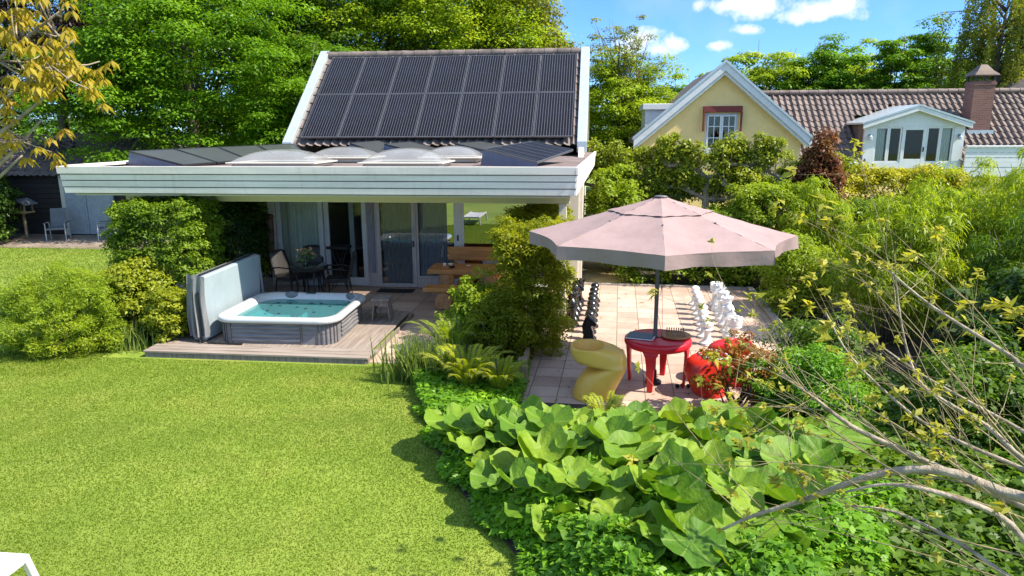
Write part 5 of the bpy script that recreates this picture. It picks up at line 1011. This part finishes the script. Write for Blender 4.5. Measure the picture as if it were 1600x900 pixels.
# --- the big feathery bamboo mass on the right
def bamboo(x, y, r, h, seed, label, mk='bamboo', ncl=230, nl=95, ls=.13):
    g = np.random.default_rng(seed); cen, rd = crown_clumps(g, (x, y, h * .55), (r, r * .9, h * .5), ncl, .24, .55, -.8, .9, .12); st = MB()
    for i in range(22): a = g.uniform(0, 2 * PI); q_ = g.uniform(.1, .9) * r; st.tube([(x + .3 * q_ * math.cos(a), y + .3 * q_ * math.sin(a), 0), (x + .7 * q_ * math.cos(a), y + .7 * q_ * math.sin(a), h * .6), (x + q_ * math.cos(a), y + q_ * math.sin(a), h * .9)], [.013, .01, .004], 4)
    return plant('bamboo_clump', label, 'bamboo', (x, y, 0), [('foliage', 'l_' + mk, [spray(g, cen, rd, nl, ls, .16, .35, .5, .5, .25, .2, .06, hang=.9)])], st, 'feathery bamboo on the right')
bamboo(6.3, 13.6, 1.35, 2.55, 130, 'tall feathery bamboo clump right of the chess terrace, against the dormer'); bamboo(8.6, 13.2, 1.7, 3.4, 131, 'tallest feathery bamboo clump at the right edge below the clapboard'); bamboo(5.3, 12.6, .95, 2.2, 132, 'lower yellow-green bamboo clump nearest the chess terrace', ncl=170)
bamboo(7.0, 11.1, 1.3, 2.4, 133, 'shaded lower bamboo clump in front of the tallest one', 'mid', 190); bamboo(9.6, 16.5, 1.6, 3.0, 134, 'bamboo clump behind the tallest one at the right edge')
bamboo(5.0, 16.4, .8, 2.3, 135, 'slim bamboo clump between the clipped hedge block and the tall bamboo', ncl=110)
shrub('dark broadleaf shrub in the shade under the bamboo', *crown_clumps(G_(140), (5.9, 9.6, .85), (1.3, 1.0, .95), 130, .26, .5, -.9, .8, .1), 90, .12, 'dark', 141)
shrub('small-leaved green shrub behind the red chairs', *crown_clumps(G_(142), (3.3, 10.0, .48), (.7, .6, .55), 110, .18, .4, -.9, .8, .15), 90, .055, 'mid', 143)
shrub('bushy green shrub at the right of the planter post', *crown_clumps(G_(144), (2.85, 8.9, .45), (.75, .5, .5), 120, .17, .4, -.9, .8, .15), 95, .055, 'cover', 145)
shrub('small shrub with orange-tinged young leaves in front of the red chairs', *crown_clumps(G_(146), (2.0, 9.15, .62), (.52, .3, .42), 80, .10, .3, -.9, .8, .2), 50, .05, 'orange', 147)
shrub('mixed green shrub behind the bare branches at the lower right', *crown_clumps(G_(148), (4.6, 8.2, .6), (.95, .9, .65), 120, .22, .4, -.9, .8, .15), 80, .075, 'mid', 149)
# --- ferns, irises
def fern(x, y, n, L, seed, label, mk='fern', h=.6):
    g = np.random.default_rng(seed); vq = []; st = MB()
    for i in range(n):
        a = 2 * PI * i / n + g.normal(0, .25); ln = L * g.uniform(.75, 1.15); lean = g.uniform(.35, .95); t = np.linspace(.12, 1, 44)
        r_ = ln * lean * t; z = ln * h * 1.35 * (np.sin(t * 1.9) * .95) + .02
        cx, cy = x + r_ * math.cos(a), y + r_ * math.sin(a); st.tube([(x, y, .0)] + [(cx[k], cy[k], z[k]) for k in range(0, 44, 7)], .004, 4)
        wv = .085 * ln * np.sin(np.clip(t * 1.05, 0, 1) * PI) ** .7 + .012
        tx = np.stack([np.gradient(cx), np.gradient(cy), np.gradient(z)], 1); tx = unit(tx); sd = unit(np.cross(tx, np.array([0, 0, 1.]))); nm = np.cross(sd, tx)
        for s in (-1, 1):
            dv = unit(sd * s + tx * .35 - (0, 0, .12)); P = np.stack([cx, cy, z], 1) + dv * wv[:, None] * .55
            vq.append(leaf_quads(g, P, nm + g.normal(size=(44, 3)) * .12, wv * 1.15, .17, 0, .03, dv))
    return plant('fern', label, 'fern', (x, y, 0), [('fronds', 'l_' + mk, vq)], st, 'ferns at the bed edge')
fern(-1.72, 9.35, 46, .78, 150, 'large yellow-green fern at the upper left of the leafy bed'); fern(-1.25, 9.25, 40, .66, 151, 'bright fern right of the largest one, below the planter post'); fern(.2, 8.2, 40, .40, 152, 'small upright bright fern in front of the yellow chair', h=.8)
fern(-2.15, 10.55, 36, .85, 153, 'green fern leaning out of the dividing shrubs over the paving', 'bush', .7); fern(-2.0, 9.7, 22, .6, 154, 'low fern between the irises and the largest fern', 'bush')
def strap(x, y, n, L, seed, label):
    g = np.random.default_rng(seed); v = []; q = []
    for i in range(n):
        a = g.uniform(0, 2 * PI); bx, by = x + g.normal(0, .24), y + g.normal(0, .15); ln = L * g.uniform(.6, 1.15); le = g.uniform(.05, .55) * ln; w = .014; b0 = len(v); sx_, sy_ = -math.sin(a), math.cos(a)
        for k in range(5):
            t = k / 4; c_ = np.array([bx + le * t ** 1.8 * math.cos(a), by + le * t ** 1.8 * math.sin(a), ln * (t - .18 * t * t * le / ln * 2)]); ww = w * (1 - .85 * t ** 2); v += [c_ - (sx_ * ww, sy_ * ww, 0), c_ + (sx_ * ww, sy_ * ww, 0)]
        q += [(b0 + 2 * k, b0 + 2 * k + 1, b0 + 2 * k + 3, b0 + 2 * k + 2) for k in range(4)]
    return plant('iris_clump', label, 'iris', (x, y, 0), [('blades', 'l_iris', [(np.array(v), np.array(q))])], None, 'iris clumps')
strap(-2.62, 9.95, 260, .72, 160, 'upright sword-leaved iris clump at the lawn corner, left of the ferns'); strap(-2.2, 10.1, 220, .66, 161, 'second iris clump beside the paving, right of the lawn corner'); strap(-8.05, 10.95, 110, .5, 162, 'grassy clump between the round bush and the deck')
# --- butterbur: big cupped leaves on stalks
def blade_mesh(g, kind):
    nr, na = 9, 40; v = []; q = []
    cup = {'cupped': .75, 'flat': .25, 'folded': 1.0}[kind]; ph = g.uniform(0, 6, 4)
    for i in range(nr + 1):
        r_ = i / nr
        for k in range(na + 1):
            a = -PI + 2 * PI * k / na                 # notch at a = +-pi (towards -x), where the stalk joins
            rad = (.5 * (1 - .62 * math.exp(-((PI - abs(a)) / .28) ** 2)) * (1 + .03 * math.sin(3 * a + ph[0]) + .025 * math.sin(9 * a + ph[1]) * r_))
            x = rad * r_ * math.cos(a) + .06; y = rad * r_ * math.sin(a)
            z = cup * (y * y * (1.9 if kind == 'folded' else 1.1) + x * x * .7) + .035 * r_ ** 2 * math.sin(5 * a + ph[2]) + .022 * r_ ** 2 * math.sin(11 * a + ph[3]) + .032 * r_ * abs(math.sin(a * 4.5)) - .06 * max(0, x) ** 2 * 2
            v.append((x, y, z))
    for i in range(nr):
        for k in range(na): b = i * (na + 1) + k; q.append((b, b + 1, b + na + 2, b + na + 1))
    return np.array(v), np.array(q)
m, t, out = newmat('leaf_burr_veined'); oi = t.nodes.new('ShaderNodeObjectInfo'); tcn = t.nodes.new('ShaderNodeTexCoord'); sx = t.nodes.new('ShaderNodeSeparateXYZ'); lk(t, tcn.outputs['Object'], sx.inputs[0])
an = t.nodes.new('ShaderNodeMath'); an.operation = 'ARCTAN2'; lk(t, sx.outputs[1], an.inputs[0]); lk(t, sx.outputs[0], an.inputs[1]); sn = t.nodes.new('ShaderNodeMath'); sn.operation = 'MULTIPLY'; lk(t, an.outputs[0], sn.inputs[0]); sn.inputs[1].default_value = 7
co = t.nodes.new('ShaderNodeMath'); co.operation = 'COSINE'; lk(t, sn.outputs[0], co.inputs[0]); vein = ramp(t, co.outputs[0], [(.90, (0, 0, 0)), (.99, (.5, .5, .5))])
bc = ramp(t, oi.outputs['Random'], [(0, (.085, .195, .013)), (.5, (.165, .29, .018)), (1, (.28, .39, .028))]); n1 = noise(t, 5, 5, .65)
bc = mixc(t, bc, (.07, .17, .016), ramp(t, n1, [(.42, (0, 0, 0)), (.75, (.55,) * 3)])); bc = mixc(t, bc, (.28, .38, .08), vein); bc = mixc(t, bc, (.20, .13, .03), ramp(t, noise(t, 11, 3, .6), [(.70, (0, 0, 0)), (.76, (.8,) * 3)]))
p = t.nodes.new('ShaderNodeBsdfPrincipled'); p.inputs['Roughness'].default_value = .5; p.inputs['Specular IOR Level'].default_value = .3; lk(t, bc, p.inputs['Base Color']); tl = t.nodes.new('ShaderNodeBsdfTranslucent'); lk(t, mixc(t, bc, (1.3, 1.25, .5), 1., 'MULTIPLY'), tl.inputs[0])
bp = t.nodes.new('ShaderNodeBump'); bp.inputs['Strength'].default_value = .5; bp.inputs['Distance'].default_value = .02; lk(t, noise(t, 16, 4, .6), bp.inputs['Height']); lk(t, bp.outputs[0], p.inputs['Normal'])
mx = t.nodes.new('ShaderNodeMixShader'); mx.inputs[0].default_value = .36; lk(t, p.outputs[0], mx.inputs[1]); lk(t, tl.outputs[0], mx.inputs[2]); lk(t, mx.outputs[0], out.inputs[0]); M['burr_leaf'] = m
g = G_(170); blades_ = [(k, fast_mesh('leaf_blade', *blade_mesh(g, k), M['burr_leaf'], smooth=True)) for k in ('cupped', 'flat', 'cupped', 'folded', 'flat', 'cupped', 'folded')]
LAB = dict(cupped='big cupped light green butterbur leaf on a stalk in the leafy bed', flat='big flat round butterbur leaf lying open in the leafy bed', folded='big butterbur leaf folded along its midrib in the leafy bed')
used = [False] * len(blades_)
def burr(x, y, h, size, rz, tilt, bi):
    k, src = blades_[bi]; T = thing('butterbur_leaf', LAB[k], 'leaf', (x, y, .02), 0, f'{k} butterbur leaves in the bed')
    b = src if not used[bi] else src.copy(); 
    if used[bi]: COL.objects.link(b)
    used[bi] = True; b.parent = T; b.location = (0, 0, h); b.scale = (size,) * 3; b.rotation_euler = (tilt * math.sin(rz + 1.57) , tilt * -math.cos(rz + 1.57), rz) if False else (0, tilt, rz)
    MB().tube([(.06 * math.sin(rz * 3), .06 * math.cos(rz * 2), 0), (.02, .02, h * .6), (0, 0, h + .005)], [.016, .012, .009], 6).build('stalk', M['stalk_green'], T, smooth=True)
pts_ = []; tries = 0
while len(pts_) < 230 and tries < 6000:
    tries += 1; y = g.uniform(5.1, 7.75); x = g.uniform(-2.0, 3.0); e = edge_x(y)
    if x < e + .10 + max(0, (6.2 - y)) * .55: continue
    if x > 1.75 + (y - 5.6) * .55: continue
    if any((x - a) ** 2 + (y - b) ** 2 < .034 for a, b in pts_): continue
    if (x - .2) ** 2 + (y - 8.2) ** 2 < .12 or (x < -1.0 and y > 8.7): continue
    pts_.append((x, y))
for i, (x, y) in enumerate(pts_):
    ed = x - edge_x(y); sz = g.choice([.36, .44, .52, .62, .78], p=[.32, .30, .22, .12, .04]) * g.uniform(.92, 1.1) * (.78 if ed < .55 else 1); sz = min(sz, .52) if y < 6.4 else sz; h = (.36 if ed < .5 else .46) * g.uniform(.6, 1.2); h = min(h, max(.12, 3.55 * (1 - y / 9.0) - sz * .22))
    burr(x, y, h, sz, g.uniform(-.7, .7) - PI / 2 + g.normal(0, .7), g.uniform(-.05, .45), i % len(blades_))
# leafy ground cover between and below
def trifoliate(g, P, size):
    vq = []; n = len(P); a0 = g.uniform(0, 2 * PI, n)
    for k in range(3):
        a = a0 + (k - 1) * 1.15; d = np.stack([np.cos(a), np.sin(a), g.uniform(-.25, .15, n)], 1); vq.append(leaf_quads(g, P + d * size * .55, np.array([0, 0, 1.]) + g.normal(size=(n, 3)) * .42, size * g.uniform(.6, 1.35, n), .52, .1, .08, d))
    return vq
P = np.stack([g.uniform(-2.4, 4.2, 60000), g.uniform(3.9, 8.75, 60000)], 1); e = edge_x(P[:, 1]); k = (P[:, 0] > e - .03 + .09 * np.sin(P[:, 1] * 7)) & (P[:, 0] < 1.7 + (P[:, 1] - 4) * .5)
k &= g.uniform(0, 1, len(P)) < np.where(P[:, 1] < 6.6, 1, np.where(P[:, 0] < e + .8, .9, .5)); P = P[k]; e = e[k]
hh = (.06 + .34 * np.clip((P[:, 0] - e) / .55, 0, 1)) * g.uniform(.35, 1.12, len(P)) * (1 + .25 * np.sin(P[:, 0] * 5 + 1) * np.sin(P[:, 1] * 4)); hh = np.minimum(hh, np.where(P[:, 1] > 6.5, .22, 1)); hh = np.minimum(hh, np.maximum(.04, 3.4 * (1 - P[:, 1] / 8.9))); P = np.column_stack([P, hh + .03])
vq = trifoliate(g, P, .085); v = np.vstack([a for a, _ in vq]); q = np.vstack([b + i * len(vq[0][0]) for i, (_, b) in enumerate(vq)])
tag(fast_mesh('ground_cover', v, q, M['l_cover']), kind='stuff')
P = np.stack([g.uniform(-2.95, -.95, 9000), g.uniform(8.3, 10.45, 9000)], 1); e = edge_x(P[:, 1]); P = P[P[:, 0] > e + .02]; P = np.column_stack([P, g.uniform(.03, .24, len(P))])
vq = trifoliate(g, P, .075); v = np.vstack([a for a, _ in vq]); q = np.vstack([b + i * len(vq[0][0]) for i, (_, b) in enumerate(vq)]); tag(fast_mesh('ground_cover', v, q, M['l_cover']), kind='stuff')
P = np.stack([g.uniform(1.9, 7.5, 22000), g.uniform(4.5, 10, 22000)], 1); P = P[P[:, 0] > 1.6 + (P[:, 1] - 4) * .28]; P = np.column_stack([P, g.uniform(.03, .4, len(P))])
vq = trifoliate(g, P, .11); v = np.vstack([a for a, _ in vq]); q = np.vstack([b + i * len(vq[0][0]) for i, (_, b) in enumerate(vq)]); tag(fast_mesh('ground_cover', v, q, M['l_mid']), kind='stuff')
# --- the almost bare shrub close by on the right
bs = thing('bare_branched_shrub', 'nearly bare pale-barked shrub with opening leaf buds in the near right corner', 'shrub', (3.1, 3.55, 0)); g = G_(180); fb = MB()
LIMB = {'A': [[2.46, 3.5, 1.65], [2.32, 3.6, 1.8], [2.18, 3.7, 1.82], [1.93, 3.8, 1.87], [1.67, 3.9, 1.79], [1.44, 4.0, 1.62], [1.3, 4.1, 1.48], [1.06, 4.2, 1.31], [.89, 4.3, 1.14]], 'B': [[2.59, 3.7, 1.61], [2.51, 3.9, 1.6], [2.19, 4.1, 1.69], [1.9, 4.3, 1.77], [1.66, 4.4, 1.86], [1.44, 4.5, 2.01], [1.26, 4.6, 2.12]],
        'C': [[2.42, 3.4, 1.53], [2.29, 3.5, 1.58], [2.14, 3.6, 1.73], [1.83, 3.7, 1.8], [1.64, 3.8, 1.77], [1.48, 3.9, 1.66]], 'D': [[2.72, 3.9, 1.77], [2.47, 4.0, 1.86], [2.35, 4.2, 1.98], [2.16, 4.3, 2.08], [2.03, 4.4, 2.18], [1.95, 4.5, 2.45], [1.9, 4.6, 2.82]],
        'E': [[2.45, 3.6, 2.47], [2.27, 3.8, 2.48], [2.23, 3.9, 2.52], [1.96, 4.2, 2.7], [1.78, 4.4, 2.87]], 'F': [[2.95, 4.2, 1.7], [2.62, 4.3, 1.91], [2.42, 4.5, 2.0], [2.18, 4.7, 2.12], [2.01, 4.9, 2.23]], 'G': [[2.38, 3.3, 1.39], [2.19, 3.5, 1.43], [2.03, 3.7, 1.49], [1.77, 3.9, 1.55], [1.56, 4.0, 1.52]],
        'H': [[2.88, 4.1, 1.55], [2.66, 4.3, 1.66], [2.37, 4.5, 1.74], [2.18, 4.8, 1.81], [1.88, 5.1, 2.09], [1.74, 5.3, 2.37]]}
RW = dict(A=.030, B=.026, C=.022, D=.016, E=.018, F=.015, G=.016, H=.017); f = MB(); tips = []; root = np.array((3.1, 3.55, 0))
def smooth_path(P, k=4):
    P = np.array(P); out_ = []
    for i in range(len(P) - 1):
        p0, p1, p2, p3 = P[max(i - 1, 0)], P[i], P[i + 1], P[min(i + 2, len(P) - 1)]
        for j in range(k): t = j / k; out_.append(.5 * (2 * p1 + (p2 - p0) * t + (2 * p0 - 5 * p1 + 4 * p2 - p3) * t * t + (3 * p1 - p0 - 3 * p2 + p3) * t ** 3))
    return np.array(out_ + [P[-1]])
def twig(p0, d, L, r_, depth):
    n = 7; pts = [p0]; d = d / np.linalg.norm(d); bend = g.normal(size=3) * .13
    for i in range(n): d = d + bend * .25 + g.normal(size=3) * .045 + np.array([0, 0, -.012 * i if L > .8 else .02]); d /= np.linalg.norm(d); pts.append(pts[-1] + d * L / n)
    f.tube([tuple(x) for x in pts], [r_ * (1 - .75 * i / n) for i in range(n + 1)], 5); tips.append((pts[-1], d))
    if depth:
        for _ in range(g.integers(1, 4)): i = g.integers(2, n); twig(pts[i], d + g.normal(size=3) * .5, L * g.uniform(.3, .6), r_ * .55, depth - 1)
for k, L in LIMB.items():
    L = np.array(L); P0 = smooth_path(np.vstack([[root * (1, 1, 0), root + (L[0] - root) * .55 + (.12, -.1, .1)], L])); n = len(P0); r0 = RW[k]
    fb.tube([tuple(x) for x in P0], [r0 * 1.12 * (1.25 - 1.0 * i / (n - 1)) for i in range(n)], 8); tips.append((P0[-1], P0[-1] - P0[-3]))
    for _ in range({'A': 8, 'B': 12, 'D': 10, 'H': 12, 'F': 9}.get(k, 6)):
        i = g.integers(int(n * .35), n - 1); td = P0[min(i + 1, n - 1)] - P0[i]; td /= np.linalg.norm(td); d = td * g.uniform(.2, .9) + np.array([-.25, .35, g.uniform(-.1, .9)]) + g.normal(size=3) * .35; twig(P0[i], d, g.uniform(.4, 1.25), r0 * g.uniform(.12, .2), 1)
for s_, d_, L in (((2.6, 3.8, 1.7), (-.75, .35, .62), 1.5), ((2.6, 3.9, 1.7), (-.55, .5, .6), 1.6), ((2.5, 3.7, 1.6), (-.85, .3, .35), 1.7), ((2.3, 3.6, 1.5), (-.9, .4, -.1), 1.5), ((2.4, 3.6, 1.3), (-.8, .5, .0), 1.6), ((2.7, 4.0, 1.9), (-.5, .3, .9), 1.4), ((2.7, 4.1, 2.0), (-.25, .3, 1.0), 1.3), ((2.5, 3.5, 1.2), (-.75, .3, .25), 1.4), ((2.2, 3.9, 1.75), (-.7, .5, .45), 1.6), ((2.2, 3.9, 1.7), (-.85, .6, .25), 1.8), ((2.45, 4.0, 1.9), (-.4, .6, .75), 1.5), ((2.0, 4.0, 1.6), (-.8, .6, .3), 1.5)): twig(np.array(s_), np.array(d_), L, .0055, 1)
fb.build('limbs', M['limb'], bs, loc=(-3.1, -3.55, 0), smooth=True); f.build('twigs', M['twig'], bs, loc=(-3.1, -3.55, 0), smooth=True)
vq = []
for p_, d_ in tips:
    if g.uniform() < .12: continue
    n = g.integers(7, 16); d = unit(np.tile(d_ / np.linalg.norm(d_), (n, 1)) + g.normal(size=(n, 3)) * .75); sz = g.uniform(.022, .055, n) * (1.7 if g.uniform() < .3 else 1); vq.append(leaf_quads(g, p_ + d * sz[:, None] * .6, np.array([0, -.2, .8]) + g.normal(size=(n, 3)) * .5, sz, .4, .25, .1, d))
v = np.vstack([a for a, _ in vq]); off = np.cumsum([0] + [len(a) for a, _ in vq[:-1]]); q = np.vstack([b + o_ for (_, b), o_ in zip(vq, off)]); fast_mesh('young_leaves', v - np.array((3.1, 3.55, 0)), q, M['l_sprig'], bs)
# --- the bronze young leaves hanging in from the left
bt = thing('bronze_leaved_tree', 'young chestnut branch with drooping bronze-yellow leaves at the top left', 'tree', (-6.6, 6.1, 0)); g = G_(190); f = MB(); vq = []; ti = []
TP = [[-4.98, 4.81], [-4.65, 4.77], [-4.42, 4.72], [-5.14, 4.73], [-4.96, 4.7], [-4.85, 4.59], [-4.65, 4.59], [-4.42, 4.45], [-4.48, 4.29], [-4.45, 4.08], [-4.82, 4.43], [-4.98, 4.41], [-5.17, 4.38], [-5.13, 4.46], [-4.76, 4.24], [-4.93, 4.16], [-5.16, 4.08], [-5.0, 4.27], [-4.77, 4.02], [-4.59, 4.35], [-5.24, 3.97], [-4.64, 4.46], [-4.53, 4.16], [-5.13, 3.69], [-5.23, 3.52], [-5.32, 3.55], [-5.3, 4.2], [-5.35, 4.6], [-4.7, 4.15]]
f.tube([(-6.6, 6.1, 0), (-6.55, 6.1, 1.6), (-6.4, 6.05, 3.0), (-6.3, 6.05, 4.2), (-6.2, 6.0, 5.4)], [.11, .10, .08, .05, .02], 8)
main = []
for a, b, c_ in (((-6.42, 6.05, 2.9), (-5.6, 6.0, 3.30), (-4.95, 6, 3.82)), ((-6.4, 6.05, 3.1), (-5.4, 5.95, 3.66), (-4.6, 6, 4.2)), ((-6.35, 6.05, 3.5), (-5.5, 6.05, 3.9), (-4.55, 6.02, 4.5)), ((-6.3, 6.05, 3.9), (-5.5, 5.95, 4.2), (-4.6, 6, 4.75)), ((-6.42, 6.05, 2.8), (-5.7, 6.0, 3.15), (-5.2, 6, 3.5))):
    P0 = smooth_path([a, b, c_], 8); f.tube([tuple(x) for x in P0], np.linspace(.028, .008, len(P0)).tolist(), 6); main.append(P0)
allp = np.vstack([m_[6:] for m_ in main])
for x, z in TP:
    p_ = np.array([x, 6 + g.normal(0, .18), z]); k = np.argmin(np.linalg.norm(allp - p_ + (.35, 0, -.15), axis=1)); b0 = allp[k]; f.tube([tuple(b0), tuple((b0 + p_) / 2 + (.03, 0, -.05)), tuple(p_)], [.01, .008, .006], 5)
    for c in range(4):
        n = 9; a = np.linspace(0, 2 * PI, n, False) + g.uniform(0, 6); o_ = g.normal(size=3) * .085; d = unit(np.stack([np.cos(a) * .8, np.sin(a) * .8, np.full(n, -.75)], 1) + g.normal(size=(n, 3)) * .2); sz = g.uniform(.07, .14, n)
        vq.append(leaf_quads(g, p_ + o_ + d * sz[:, None] * .52, np.stack([np.cos(a), np.sin(a), np.full(n, .9)], 1), sz, .30, .1, .1, d))
f.build('branches', M['bark_grey'], bt, loc=(6.6, -6.1, 0), smooth=True); v = np.vstack([a for a, _ in vq]); off = np.cumsum([0] + [len(a) for a, _ in vq[:-1]]); q = np.vstack([b + o_ for (_, b), o_ in zip(vq, off)]); fast_mesh('leaves', v - np.array((-6.6, 6.1, 0)), q, M['l_bronze'], bt)
